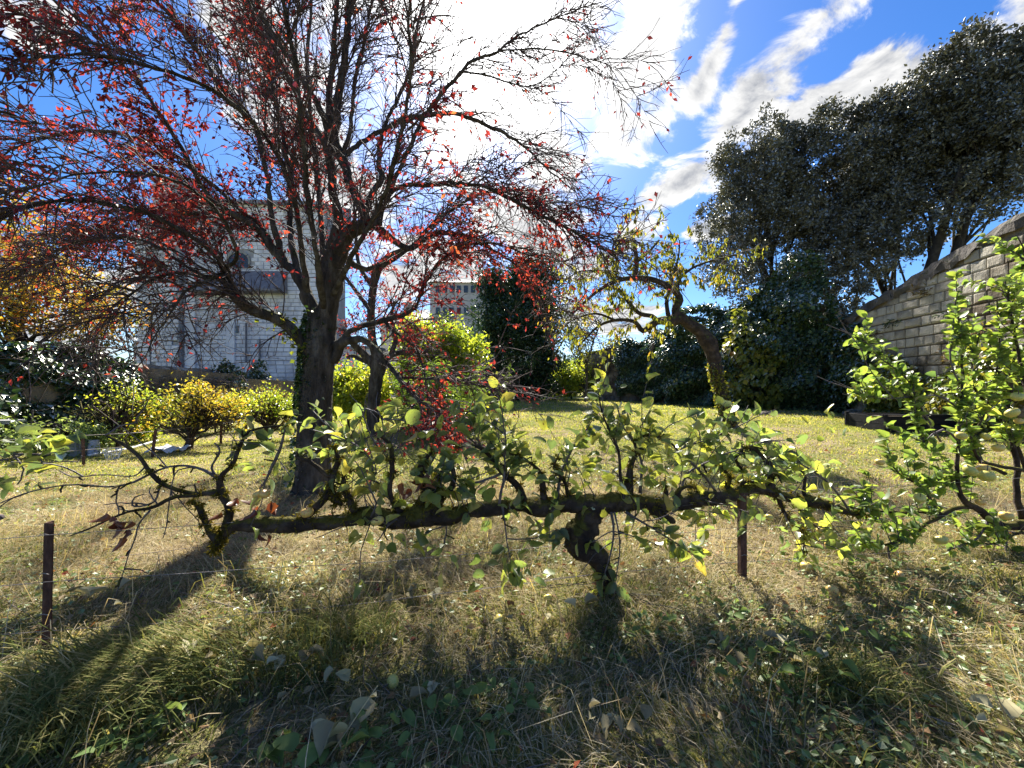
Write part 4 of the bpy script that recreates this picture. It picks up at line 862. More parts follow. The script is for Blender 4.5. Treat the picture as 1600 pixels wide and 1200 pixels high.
    drop = np.clip(hr / 2.4, .12, 1.0)[:, None] * (np.linspace(0, 1, 9) ** 2)[None] * Ls[:, None] * .42
    S1[:, :, 2] -= drop
    r1 = np.clip(LR[i].mean(1) * .4, .005, .012)[:, None] * np.linspace(1, .28, 9)[None]
    mbt = MB(); mbt.tubes(S1, r1, 4)
    allP = np.concatenate([S1, np.stack([spline(q, 9) for q in LP])])
    # hanging fan of thin branches under the low left limbs and below the right arches
    fan = []
    for k, cnt in ((18, 14), (19, 5), (20, 10), (21, 12), (22, 8), (23, 4), (8, 16), (9, 12), (10, 10), (14, 4), (15, 6)):
        if k < len(L):
            q, dq, _, _ = spawn(LP[k:k + 1], cnt, .3, 1, (40, 80)); fan.append(np.c_[q, dq])
    fan = np.concatenate(fan); fr = nrm(np.c_[fan[:, 0] - cx, fan[:, 1] - cy, np.zeros(len(fan))]); fd = nrm(fan[:, 3:] * .8 + fr * .5 + rng.normal(size=(len(fan), 3)) * .35 + np.array([0, -.15, .1]))
    FN = grow(fan[:, :3], fd, rng.uniform(.5, 1.25, len(fan)), 9, .1, (0, 0, -.17)); mbt.tubes(FN, np.linspace(.0095, .003, 9)[None].repeat(len(fan), 0), 4)
    allP = np.concatenate([allP, FN])
    n2 = 9000; p, d_, i, t = spawn(allP, n2, .12, 1, (25, 75)); rad = np.c_[p[:, 0] - cx, (p[:, 1] - cy) * .8, np.zeros(n2)]; hr = np.linalg.norm(rad, axis=1)
    d_ = nrm(d_ + nrm(rad + 1e-6) * .25 + np.array([0, 0, 1.]) * (.32 - .3 * np.clip(hr / 2, 0, 1))[:, None])
    Ls2 = rng.uniform(.12, .62, n2); S2 = grow(p, d_, Ls2, 5, .13, (0, 0, -.05)); mbt.tubes(S2, np.linspace(.0062, .0028, 5)[None].repeat(n2, 0), 3)
    n3 = 13500; p, d_, i, t = spawn(S2, n3, .15, 1, (30, 75)); S3 = grow(p, d_, rng.uniform(.05, .28, n3), 3, .12, (0, 0, -.05)); mbt.tubes(S3, np.linspace(.0036, .002, 3)[None].repeat(n3, 0), 3)
    mbt.build('twigs', 'twig_bark', r, smooth=True, kind='stuff')
    # leaves: thick on the left and low right, thin at the top and over the bare upper right
    n4 = 150000
    pA, dA, _, _ = spawn(S3, n4 // 2, .2, 1, (20, 70)); pB, dB, _, _ = spawn(S2, n4 // 2, .3, 1, (20, 70))
    p = np.concatenate([pA, pB]); d_ = np.concatenate([dA, dB])
    x = p[:, 0] - cx; z = p[:, 2]
    clump = .5 + .5 * np.sin(p[:, 0] * 4.1 + 2 * np.sin(p[:, 2] * 2.3)) * np.sin(p[:, 2] * 4.7 + 1.7 * np.sin(p[:, 1] * 2.9))
    left = 1 / (1 + np.exp((x + .9) * 3)); right = np.exp(-((x - 2.3) / 1.3) ** 2 - ((z - 3.0) / .9) ** 2)
    low = np.exp(-((x - 1.6) / .7) ** 2 - ((z - 1.0) / .35) ** 2)
    pr = .04 + 1.05 * left * (z > 1.9) * np.clip((8.2 - z) / 2.5, .2, 1) * np.clip((z - 2.35) / 1.3, .08, 1) * (1 - .8 * (p[:, 0] < -4.2) * (z < 3.5)) + .62 * right + 1.0 * low
    pr *= np.clip((clump - .3) * 2.6, .1, 1.3); ok = rng.random(n4) < pr; p, d_ = p[ok], d_[ok]
    L_ = rng.uniform(.04, .08, len(p)); foliage('leaves', p, d_ + np.array([0, 0, -.25]), L_, L_ * .55, 'plum_leaf', r, spread=.8)
    print('plum leaves', len(p))
    # ivy climbing the trunk
    n = 1500; a = rng.normal(math.pi, .75, n); zz = rng.uniform(0, 1, n); k = (zz * (len(trunk[1]) - 2)).astype(int)
    pos = trunk[0][k] + np.c_[np.cos(a), -np.abs(np.sin(a)) * .7, np.zeros(n)] * (trunk[1][k] * 1.05)[:, None]; pos[:, 2] += rng.normal(size=n) * .06
    keep = (pos[:, 2] > 1.0) | (rng.random(n) < .3); pos = pos[keep]; o_ = nrm(pos - trunk[0][k][keep]); foliage('ivy', pos, nrm(o_ + np.array([0, 0, -.6]) + rng.normal(size=pos.shape) * .4), .06, .05, 'ivy_leaf', r)
    q, _, _, _ = spawn(np.stack([spline(L[18][0], 12)]), 170, .05, .5, (60, 90)); q += rng.normal(size=q.shape) * .07; foliage('ivy', q, rng.normal(size=q.shape) + np.array([0, 0, -.6]), .075, .065, 'vine_leaf', r)
plum()

def second_plum():
    base = on_ground(583, 682); D0 = float(base[1])
    r = thing('plum_tree', 'thinner pollarded plum tree with a knobbly head, right of and behind the big trunk', 'tree', base)
    g = lambda *rows: limb([(u, v, D0 + dd, rr) for (u, v, dd, rr) in rows])
    T = g((583, 690, 0, 12), (583, 672, 0, 10), (584, 630, 0, 9), (588, 590, 0, 10), (592, 568, 0, 12), (590, 555, 0, 9))
    tp = spline(np.c_[T[0], T[1]], 60); mb = MB(); mb.tubes(tp[:, :3], tp[:, 3], 22, .03, ridge=.06); mb.build('trunk', 'plum_bark', r, smooth=True)
    L = [g((588, 575, 0, 9), (575, 560, 0, 6.5), (560, 545, -.2, 5.5), (548, 532, -.3, 4.5), (540, 515, -.3, 3)), g((580, 565, 0, 5), (565, 562, .1, 4), (552, 556, .2, 3), (542, 558, .3, 1.5)),
         g((595, 570, 0, 8), (610, 556, .1, 5), (630, 550, .2, 4.5), (650, 552, .2, 3.5), (672, 545, .3, 2)), g((610, 556, .1, 4), (618, 530, .2, 3.5), (612, 500, .3, 3), (616, 470, .3, 2)),
         g((590, 565, 0, 8), (582, 530, 0, 6.5), (580, 490, 0, 6), (583, 450, 0, 6), (588, 425, 0, 7), (590, 418, 0, 5)), g((586, 430, 0, 5), (600, 405, -.1, 4), (630, 390, -.2, 3.2), (680, 385, -.3, 2), (730, 420, -.4, 1)),
         g((583, 450, 0, 4), (560, 410, .2, 3), (555, 340, .4, 2), (550, 290, .5, 1)), g((582, 490, 0, 4), (560, 460, .4, 3), (530, 420, .6, 2.4), (500, 380, .8, 1.5))]
    for P_, R_ in L:
        mb = MB(); mb.tubes(P_, R_, 8, .15, cap=True); mb.build('limb', 'plum_bark', r, smooth=True)
    LP = np.stack([spline(a, 12) for a, _ in L]); n = 160; p, d_, _, _ = spawn(LP, n, .3, 1, (30, 80)); d_ = nrm(d_ + np.array([0, 0, .5]))
    S = grow(p, d_, rng.uniform(.3, 1.3, n), 7, .12, (0, 0, -.08)); mb = MB(); mb.tubes(S, np.linspace(.012, .004, 7)[None].repeat(n, 0), 3)
    p, d_, _, _ = spawn(S, 1100, .2, 1, (30, 80)); S2 = grow(p, d_, rng.uniform(.1, .5, 1100), 4, .15); mb.tubes(S2, np.linspace(.006, .003, 4)[None].repeat(1100, 0), 3)
    mb.build('twigs', 'twig_bark', r, kind='stuff', smooth=True); p, d_, _, _ = spawn(S2, 2600, .2, 1); foliage('leaves', p, d_, .09, .05, 'plum_leaf', r)
second_plum()

# ------------------------------------------------------------------ leaning tree on the lawn
def leaning_tree():
    base = on_ground(1143, 668); D0 = float(base[1])
    r = thing('cherry_tree', 'leaning gnarled fruit tree with a crooked mossy trunk alone on the lawn before the ivy', 'tree', base)
    g = lambda *rows: limb([(u, v, D0 + dd, rr) for (u, v, dd, rr) in rows])
    T = g((1146, 678, 0, 15), (1142, 666, 0, 13), (1134, 640, 0, 11.5), (1125, 610, 0, 11), (1118, 580, 0, 11), (1114, 555, 0, 12), (1106, 535, 0, 13), (1094, 518, 0, 11.5), (1080, 508, 0, 10.5), (1065, 497, 0, 9.5), (1052, 490, 0, 8))
    tp = spline(np.c_[T[0], T[1]], 80); mb = MB(); mb.tubes(tp[:, :3], tp[:, 3] * .88, 24, .04, cap=True, lump=.06, ridge=.05); mb.build('trunk', 'cherry_bark', r, smooth=True)
    L = [g((1062, 497, 0, 8), (1048, 502, 0, 9), (1040, 500, 0, 7), (1024, 503, 0, 5.5), (1010, 514, 0, 5), (1002, 516, 0, 4), (992, 503, 0, 3.2), (965, 500, .1, 2.6), (935, 510, .3, 2), (905, 540, .5, 1)),
         g((1026, 502, 0, 4), (1020, 494, 0, 3.5), (1000, 490, 0, 3.4), (985, 476, 0, 3), (972, 458, .1, 2.6), (960, 448, .1, 2), (945, 446, .2, 1.2)),
         g((1058, 496, 0, 7), (1056, 482, 0, 6), (1062, 470, 0, 6.5), (1059, 460, 0, 5), (1050, 452, -.1, 4.5), (1035, 443, -.2, 4.6), (1015, 436, -.2, 4.5), (985, 435, -.2, 4), (960, 440, -.2, 3.4), (930, 458, -.2, 2.6), (895, 490, -.2, 1.4)),
         g((992, 436, -.2, 3.5), (995, 410, -.2, 3.2), (992, 385, -.2, 3), (990, 376, -.2, 2)), g((995, 410, -.2, 2.4), (1015, 392, -.1, 2), (1030, 375, 0, 1.2)),
         g((1062, 470, 0, 3), (1060, 440, .2, 2.4), (1080, 420, .4, 2), (1110, 408, .6, 1.5), (1150, 398, .8, 1)), g((1045, 497, 0, 3.4), (1042, 470, 0, 3), (1050, 440, .2, 2.2), (1060, 400, .4, 1.4), (1062, 375, .4, .8)),
         g((960, 440, -.2, 2.4), (965, 410, -.4, 2), (958, 385, -.6, 1.5), (985, 345, -.8, .8)), g((975, 436, -.2, 2.2), (940, 425, -.5, 1.7), (905, 425, -.7, 1), (880, 440, -.9, .7)),
         g((960, 500, .1, 2), (930, 490, 0, 1.6), (895, 500, -.1, 1.2), (870, 520, -.2, .7))]
    for P_, R_ in L:
        mb = MB(); mb.tubes(P_, R_, 9, .14, cap=True); mb.build('limb', 'cherry_bark', r, smooth=True)
    LP = np.stack([spline(a, 12) for a, _ in L]); n = 170; p, d_, _, _ = spawn(LP, n, .15, 1, (40, 80)); d_ = nrm(d_ + np.array([0, 0, .25]))
    S = grow(p, d_, rng.uniform(.3, 1.15, n), 8, .13, (0, 0, -.1)); mb = MB(); mb.tubes(S, np.linspace(.011, .004, 8)[None].repeat(n, 0), 3)
    p, d_, _, _ = spawn(S, 1000, .1, 1, (30, 80)); S2 = grow(p, d_, rng.uniform(.1, .4, 1000), 4, .15, (0, 0, -.1)); mb.tubes(S2, np.linspace(.006, .003, 4)[None].repeat(1000, 0), 3); mb.build('twigs', 'twig_bark', r, kind='stuff', smooth=True)
    n = 6500; p, d_, _, _ = spawn(S2, n, .2, 1, (30, 80)); cl = np.sin(p[:, 0] * 5) * np.sin(p[:, 2] * 5 + 1) > -.25; keep = cl & (rng.random(n) < np.clip((p[:, 0] - 1.2) / 2.6 + .25, .25, 1)); p, d_ = p[keep], d_[keep]
    foliage('leaves', p, d_ * .35 + np.array([0, 0, -.8]), .13 * rng.uniform(.7, 1.2, len(p)), .05, 'cherry_leaf', r, up=(0, -1, .4), spread=.8)
    k = rng.integers(0, len(T[1]) // 2, 700); a = rng.normal(-2.3, .8, 700); pos = T[0][k] + np.c_[np.cos(a), np.sin(a), np.zeros(700)] * T[1][k][:, None]; pos[:, 2] += rng.normal(size=700) * .05
    foliage('ivy', pos, rng.normal(size=pos.shape) + np.array([0, 0, -.6]), .07, .06, 'vine_leaf', r)
    p, _, _, _ = spawn(T[0][None], 120, .25, .55); p += rng.normal(size=p.shape) * [.1, .1, .1]
leaning_tree()

# ------------------------------------------------------------------ the espalier apple row
def apple_shape(seed=0):
    r = np.random.default_rng(seed); V = []; n, m = 9, 12
    for i in range(n):
        th = math.pi * i / (n - 1); rr = math.sin(th) * (1 + .08 * math.cos(th)) ; z = math.cos(th) * .88
        dip = .22 * math.exp(-(math.sin(th) / .35) ** 2); z -= math.copysign(dip, z) if abs(z) > .3 else 0
        for j in range(m):
            a = 2 * math.pi * j / m; k = 1 + .02 * math.sin(5 * a); V.append((rr * k * math.cos(a), rr * k * math.sin(a), z))
    I = np.arange(n * m).reshape(n, m); q = np.stack([I[:-1], I[1:], np.roll(I, -1, 1)[1:], np.roll(I, -1, 1)[:-1]], -1).reshape(-1, 4)
    return np.array(V), [q]
AV, AF = apple_shape(); APPLE = as_mesh(AV * .5, AF, 'apple', 'apple_skin')
def stalk_mesh():
    mb = MB(); mb.tubes(np.array([(0, 0, .3), (.02, .01, .55), (.06, .02, .85)]), np.array([.035, .03, .035]), 5)
    me = make_mesh('stalk', np.concatenate(mb.V), np.concatenate(mb.L), np.concatenate(mb.S), True); me.materials.append(MATS['apple_twig']); return me
STALK = stalk_mesh()
def put_apple(pos, size, parent=None, tilt=None):
    o = bpy.data.objects.new('apple', APPLE); SC.collection.objects.link(o)
    org = np.array(parent['origin_units']) if parent is not None else np.zeros(3)
    o.location = tuple((np.array(pos) - org) * K); o.scale = (size, size, size * rng.uniform(.86, 1)); o.rotation_euler = tilt or (rng.normal() * .35, rng.normal() * .35, rng.uniform(0, 6))
    if parent is not None: o.parent = parent
    s_ = bpy.data.objects.new('stalk', STALK); SC.collection.objects.link(s_); s_.parent = o
    return o
def E(*rows):                               # rows (u, v, px radius[, depth offset]) on the row's plane
    return limb([(q[0], q[1], rowD(q[0]) + (q[3] if len(q) > 3 else 0), q[2]) for q in rows], wob=.003)

def espalier():
    base = on_ground(957, 948)
    r = thing('apple_tree', 'old low espalier apple tree with one long mossy horizontal arm across the foreground', 'tree', base)
    tr = [E((962, 965, 17), (958, 945, 15), (950, 920, 13.5), (943, 895, 13), (935, 873, 14), (920, 858, 17), (905, 850, 19), (896, 835, 17)),
          E((893, 862, 12), (902, 845, 19), (912, 822, 20), (925, 800, 15), (935, 785, 12))]
    mb = MB()
    for P_, R_ in tr: q = spline(np.c_[P_, R_], 40); mb.tubes(q[:, :3], q[:, 3] * 1.05, 26, .06, cap=True, lump=.06, ridge=.06)
    mb.build('trunk', 'apple_bark', r, smooth=True)
    arm = [E((935, 790, 13), (900, 788, 12), (850, 791, 11), (800, 792, 10.5), (760, 797, 10), (720, 801, 10), (680, 806, 13), (655, 808, 15), (625, 812, 13), (590, 810, 10), (560, 808, 9.5), (520, 814, 9), (480, 817, 9.5), (440, 819, 10), (400, 818, 9.5), (372, 821, 8.5), (352, 828, 7), (346, 842, 4)),
           E((925, 790, 13), (960, 786, 12), (1000, 784, 9), (1040, 790, 9), (1075, 783, 10.5), (1105, 779, 11), (1145, 773, 9), (1175, 766, 6), (1210, 770, 5.5), (1240, 780, 7), (1270, 783, 7), (1300, 794, 6.5), (1330, 803, 4), (1350, 806, 2))]
    for P_, R_ in arm:
        q = spline(np.c_[P_, R_], 130); q[1:-1, :3] += np.stack([np.interp(np.arange(128), np.linspace(0, 127, 20), rng.normal(size=20) * .007) for _ in range(3)], 1); mb = MB(); mb.tubes(q[:, :3], q[:, 3] * 1.16, 18, .08, cap=True, lump=.075, ridge=.06); mb.build('arm', 'apple_bark', r, smooth=True)
    B = [E((352, 825, 7), (358, 800, 6), (356, 787, 6.5), (344, 768, 6), (342, 748, 4), (358, 736, 3.4), (372, 710, 3), (379, 682, 2.6), (400, 671, 2), (425, 667, 1.6), (447, 664, 1.2)),
         E((344, 768, 5), (330, 768, 4), (312, 771, 3.4), (292, 770, 3), (262, 761, 3), (246, 752, 3.2), (228, 728, 2.8), (208, 707, 2.6), (187, 690, 2.6), (165, 680, 1)),
         E((335, 768, 4), (300, 774, 3.2), (270, 778, 3), (246, 788, 3), (225, 798, 2.4), (195, 800, 2.2), (165, 813, 1.8), (135, 828, 1.4), (108, 838, .9)),
         E((342, 748, 3), (325, 736, 2.2), (300, 730, 2), (270, 729, 1.8), (240, 737, 1.7), (215, 750, 1.7), (187, 760, 1.7), (165, 758, 1.4), (140, 757, 1.3), (87, 759, 1.2), (45, 768, 1.1), (0, 787, 1), (-20, 795, .8)),
         E((345, 850, 5), (335, 838, 6), (325, 822, 4.5), (317, 803, 4.2), (308, 788, 3.8), (300, 783, 3)), E((335, 862, 2), (340, 845, 5), (350, 832, 5)),
         E((187, 760, 1.4), (182, 775, 1.2), (186, 795, 1), (184, 808, .8)), E((235, 797, 1.5), (218, 820, 1.2), (208, 850, 1), (195, 885, .8), (180, 935, .6)),
         E((300, 730, 1.3), (275, 735, 1), (268, 770, 1), (262, 810, .9), (255, 840, .7)), E((250, 757, 1.6), (240, 785, 1.3), (210, 790, 1.2), (205, 780, 1), (225, 772, .8)),
         E((165, 680, 1.6), (185, 668, 1.2), (215, 660, .9)), E((228, 728, 1.4), (205, 745, 1), (170, 742, 1), (110, 745, .9), (92, 735, .6)), E((342, 748, 2), (330, 728, 1.6), (345, 705, 1.4), (335, 692, .9)),
         E((475, 808, 7), (490, 795, 6), (508, 778, 5.5), (516, 757, 5), (522, 740, 5.2), (530, 725, 5), (524, 710, 4), (522, 697, 2.5)), E((516, 745, 4), (503, 735, 3.6), (485, 722, 3), (470, 716, 4), (462, 712, 3)),
         E((530, 790, 7), (524, 778, 5), (515, 765, 4)), E((556, 800, 6), (548, 783, 5), (540, 770, 4.5), (536, 755, 3.5), (538, 745, 2), (548, 733, 1)),
         E((628, 802, 6), (616, 790, 4.6), (610, 770, 4), (611, 745, 4), (614, 718, 3.6), (608, 692, 3), (592, 680, 1.6)), E((645, 800, 8), (662, 778, 5), (662, 755, 5), (655, 738, 4.5), (664, 720, 3.6), (676, 706, 2)),
         E((665, 798, 9), (690, 782, 6), (676, 765, 6), (662, 755, 5)), E((672, 800, 8), (652, 785, 5), (670, 770, 5), (698, 772, 4.6), (704, 752, 3.2), (715, 736, 3), (705, 727, 2.2), (690, 735, 2), (684, 745, 1.2)),
         E((820, 785, 6), (812, 762, 4.6), (798, 748, 4), (784, 736, 3), (772, 722, 2.8), (760, 708, 2.6), (745, 697, 2.2), (730, 695, 1.8), (715, 700, 1)), E((786, 738, 2.4), (770, 745, 2), (740, 755, 1.8), (728, 750, 1.4), (730, 765, .8)),
         E((893, 782, 5), (886, 765, 3), (878, 745, 2.6), (866, 733, 2), (872, 715, 1.2)), E((850, 785, 6), (848, 765, 6), (846, 745, 4), (835, 728, 2), (790, 706, 1.6), (765, 700, 1)),
         E((975, 795, 8), (980, 765, 8.5), (984, 738, 6), (987, 715, 4.5), (996, 702, 3), (989, 692, 2.2), (1000, 683, 2), (1022, 680, 1.8), (1045, 690, 1.6), (1063, 710, 1.2)),
         E((1015, 792, 8), (1030, 803, 8), (1048, 813, 6.5), (1054, 816, 3)), E((1038, 788, 4), (1041, 770, 3.4), (1036, 755, 2)), E((1055, 780, 5), (1062, 765, 4.5), (1078, 760, 3), (1095, 765, 2)), E((1130, 775, 6), (1137, 760, 4), (1140, 745, 2.4), (1120, 725, 1.4)),
         E((1205, 768, 6), (1204, 748, 5), (1200, 728, 4), (1186, 708, 3.6), (1172, 698, 3.6), (1156, 704, 2.6), (1148, 722, 2), (1160, 734, 1.6)), E((1175, 698, 2), (1195, 705, 2.2), (1210, 738, 2.6), (1222, 745, 1.6)),
         E((1175, 768, 4), (1160, 763, 3), (1162, 754, 2.6), (1178, 752, 2.4), (1195, 762, 2)), E((1215, 775, 4), (1222, 795, 3), (1240, 818, 2.4), (1256, 830, 1.6), (1255, 860, 1)), E((1245, 780, 3), (1256, 810, 1.8), (1275, 822, 1.5), (1292, 838, 1.2)),
         E((1256, 780, 3), (1257, 755, 2.6), (1256, 740, 1.6), (1225, 718, 1.2), (1200, 708, 1)), E((1330, 803, 2), (1300, 760, 1.6), (1270, 735, 1.3), (1245, 722, 1)),
         E((975, 790, 3, -.05), (968, 735, 2, -.05), (966, 705, 1.8, -.05), (952, 672, 1.6, -.05), (944, 652, 1.3, -.05), (935, 620, 1, -.05), (932, 598, .7, -.05)), E((1000, 770, 2.4), (1003, 720, 1.8), (990, 690, 1.6), (974, 668, 1.3), (966, 640, 1)),
         E((870, 780, 2.4), (880, 730, 1.8), (897, 697, 1.5), (915, 672, 1.2), (926, 655, .9)), E((780, 790, 2.6, -.1), (789, 740, 1.8, -.12), (788, 700, 1.3, -.12), (790, 672, .9, -.12)), E((700, 800, 2), (695, 840, 1.4), (688, 862, 1)), E((785, 790, 1.8, -.12), (790, 830, 1.3, -.15), (796, 870, 1, -.15), (798, 905, .8, -.15)),
         E((580, 808, 2, -.1), (588, 790, 1.4, -.12), (578, 760, 1.2, -.12), (588, 735, 1, -.12), (560, 700, 1, -.1), (520, 672, 1, -.1), (487, 640, .8, -.1)), E((620, 810, 1.6, -.1), (600, 830, 1.2, -.1), (590, 845, 1, -.1)),
         E((447, 664, 1.2), (440, 690, 1.6), (430, 720, 2), (418, 745, 1.8), (405, 765, 1.4)), E((590, 700, 1.4), (570, 660, 1.2), (565, 640, 1.2), (595, 650, 1), (600, 690, 1.2)),
         E((978, 800, 2.4, -.08), (1010, 820, 1.6, -.1), (1050, 845, 1.3, -.1), (1085, 868, .9, -.1)), E((955, 800, 2, -.1), (960, 840, 1.4, -.12), (945, 900, 1, -.1), (935, 950, .8, 0)), E((960, 800, 1.6, -.1), (968, 850, 1.2, -.12), (962, 910, 1, -.12), (952, 985, .7, -.08)),
         E((1120, 770, 2), (1090, 730, 1.6), (1060, 705, 1.3), (1100, 690, 1.1), (1150, 668, .8)), E((1060, 780, 2), (1075, 740, 1.6), (1120, 715, 1.3), (1160, 700, 1), (1200, 690, .8))]
    for P_, R_ in B:
        q = spline(np.c_[P_, R_], len(P_) * 2); mb = MB(); mb.tubes(q[:, :3], q[:, 3], 10 if R_.max() > .012 else 6, .08, cap=True, lump=.1 if R_.max() > .012 else .06); mb.build('branch', 'apple_bark' if R_.max() > .012 else 'apple_twig', r, smooth=True)
    BP = np.stack([spline(np.c_[a, b], 14) for a, b in B]); 
    # young shoots
    n = 165; thin = 1 / (BP[:, :, 3].mean(1) + .01); u_mid = BP[:, 7, 0] / BP[:, 7, 1] * F + 800
    w = np.where(u_mid < 400, .28, 1.0); p, d_, i, t = spawn(BP[:, :, :3], n, .15, 1, (25, 75), w)
    armP = np.stack([spline(a, 30) for a, _ in arm]); p2, d2, _, _ = spawn(armP, 60, 0, .92, (50, 90)); p2u = p2[:, 0] / p2[:, 1] * F + 800; k_ = p2u > 540; p2, d2 = p2[k_], d2[k_]
    p = np.concatenate([p, p2]); d_ = np.concatenate([d_, d2]); d_[:, 1] *= .5; d_ = nrm(d_ + np.array([0, 0, .5]))
    S = grow(p, d_, rng.uniform(.1, .42, len(p)), 7, .13, (0, 0, -.02)); mb = MB(); mb.tubes(S, np.linspace(.0048, .0022, 7)[None].repeat(len(p), 0), 4); mb.build('shoots', 'apple_twig', r, kind='stuff', smooth=True)
    sp, sd_, _, _ = spawn(BP[:, :, :3], 240, .1, .95, (50, 90)); SPR = grow(sp, sd_, rng.uniform(.015, .07, 240), 4, .3); mb = MB(); mb.tubes(SPR, np.linspace(.006, .0045, 4)[None].repeat(240, 0), 5, .3); mb.build('spurs', 'apple_bark', r, kind='stuff', smooth=True)
    # leaves sit along shoots and thin branch ends
    Lp, Ld = [], []
    su = S[:, 3, 0] / S[:, 3, 1] * F + 800; ok = (su > 370) & (rng.random(len(su)) < np.where(su < 600, .42, 1)); Sx = S[ok]
    a, b, _, _ = spawn(Sx, 680, .25, 1, (35, 80)); Lp.append(a); Ld.append(b)
    ends = [s_ for s_ in BP if s_[7, 3] < .014 and s_[10, 0] / s_[10, 1] * F + 800 > 385]
    ends = np.stack([s_[5:, :3] for s_ in ends]); a, b, _, _ = spawn(ends, 280, .2, 1, (35, 80)); Lp.append(a); Ld.append(b)
    # named clusters hanging below the arm and standing at tips
    for (u, v, n_, off, sp) in ((590, 835, 12, -.13, 20), (800, 900, 11, -.15, 22), (690, 865, 9, -.1, 28), (935, 610, 8, -.05, 18), (945, 655, 9, -.05, 26), (795, 690, 8, -.12, 16), (490, 660, 8, -.1, 22), (540, 700, 12, -.05, 40), (600, 690, 18, -.05, 45), (440, 720, 10, 0, 30),
                                (905, 833, 5, -.1, 24), (1060, 850, 7, -.1, 30), (1240, 820, 8, 0, 30), (1150, 672, 10, .0, 30), (700, 655, 10, .0, 35), (960, 740, 34, -.06, 55), (1080, 720, 26, 0, 60), (860, 730, 24, 0, 50), (1180, 735, 20, 0, 45), (1300, 700, 12, .1, 40), (760, 790, 16, -.1, 50), (610, 760, 14, -.1, 40), (1010, 715, 24, -.1, 50), (1290, 780, 12, 0, 35)):
        uu = u + rng.normal(size=n_) * sp; vv = v + rng.normal(size=n_) * sp * .55; q = np.array([Pt(x, y, rowD(x) + off + rng.normal() * .08) for x, y in zip(uu, vv)])
        Lp.append(q); dd = nrm(np.c_[(uu - u), rng.normal(size=n_) * 15, -(vv - v) + rng.normal(size=n_) * 6]); dd[:, 2] -= .2 if v > 800 else -.15; Ld.append(dd)
    Lp = np.concatenate(Lp); Ld = np.concatenate(Ld); Ld = nrm(Ld + np.array([0, 0, .1])); sz = rng.uniform(.05, .112, len(Lp))
    leaf_parts(Lp + Ld * .02, Ld, sz, 'apple_leaf', 'apple_leaf_mass', r, 300, spread=.75)
    print('espalier leaves', len(Lp))
    # curled brown dead leaves
    mes = [as_mesh(*big_leaf(.8, .6, .12, 60 + k, .7), 'dead_leaf', 'brown_leaf') for k in range(3)]; org = np.array(r['origin_units'])
    for (u, v, n_, off) in ((188, 815, 7, 0), (175, 822, 3, 0), (412, 785, 6, -.05), (358, 800, 3, -.06), (655, 750, 9, -.05), (640, 765, 4, -.04), (548, 722, 1, -.05), (410, 840, 2, -.02)):
        for _ in range(n_):
            o = bpy.data.objects.new('dead_leaf', mes[int(rng.integers(3))]); SC.collection.objects.link(o); o.parent = r; uu, vv = u + rng.normal() * 11, v + rng.normal() * 9
            q = Pt(uu, vv, rowD(uu) + off + rng.normal() * .03) - org; s_ = rng.uniform(.045, .075)
            o.matrix_local = Matrix.Translation(Vector(q * K)) @ Matrix.Rotation(rng.uniform(2.4, 3.9), 4, 'Y') @ Matrix.Rotation(rng.uniform(0, 6), 4, 'Z') @ Matrix.Rotation(1.3 + rng.normal() * .4, 4, 'X') @ Matrix.Diagonal((s_, s_, s_, 1))
    for (u, v, s_, off) in ((480, 801, .075, -.06), (403, 772, .06, -.03), (413, 772, .06, -.03), (590, 814, .075, -.16), (803, 829, .055, -.15), (796, 886, .075, -.12), (1202, 808, .06, 0), (1298, 852, .085, 0), (1260, 885, .085, -.03), (1282, 828, .06, 0)):
        put_apple(Pt(u, v, rowD(u) + off), s_, r)
    # moss hairs on arm and stubs
    mb = MB(); src = [(a, b) for a, b in arm] + [(a, b) for a, b in tr] + [q for q in B if q[1].max() > .018]
    for P_, R_ in src:
        k = len(P_); m = int(k * 75); i = rng.integers(0, k, m); th = rng.uniform(0, 2 * math.pi, m); T = nrm(np.gradient(P_, axis=0))[i]; A_ = nrm(np.cross(T, [0.1, 1, 0.05])); B_ = np.cross(T, A_)
        o_ = A_ * np.cos(th)[:, None] + B_ * np.sin(th)[:, None]; keep = rng.random(m) < np.where(o_[:, 2] > -.2, .95, .45); keep &= (np.sin(P_[i, 0] * 9) > -.7)
        i, o_ = i[keep], o_[keep]; pos = P_[i] + o_ * (R_[i] * .9)[:, None] + rng.normal(size=o_.shape) * .008
        Y = nrm(o_ + rng.normal(size=o_.shape) * .6 + np.array([0, 0, -.3])); X, Y, Z = leaf_frames(Y); L_ = rng.uniform(.012, .04, len(i)); mb.scatter(SMALL_V, SMALL_F, pos, X, Y, Z, np.c_[L_ * .28, L_, L_])
    mb.build('moss', 'moss', r, kind='stuff')
espalier()

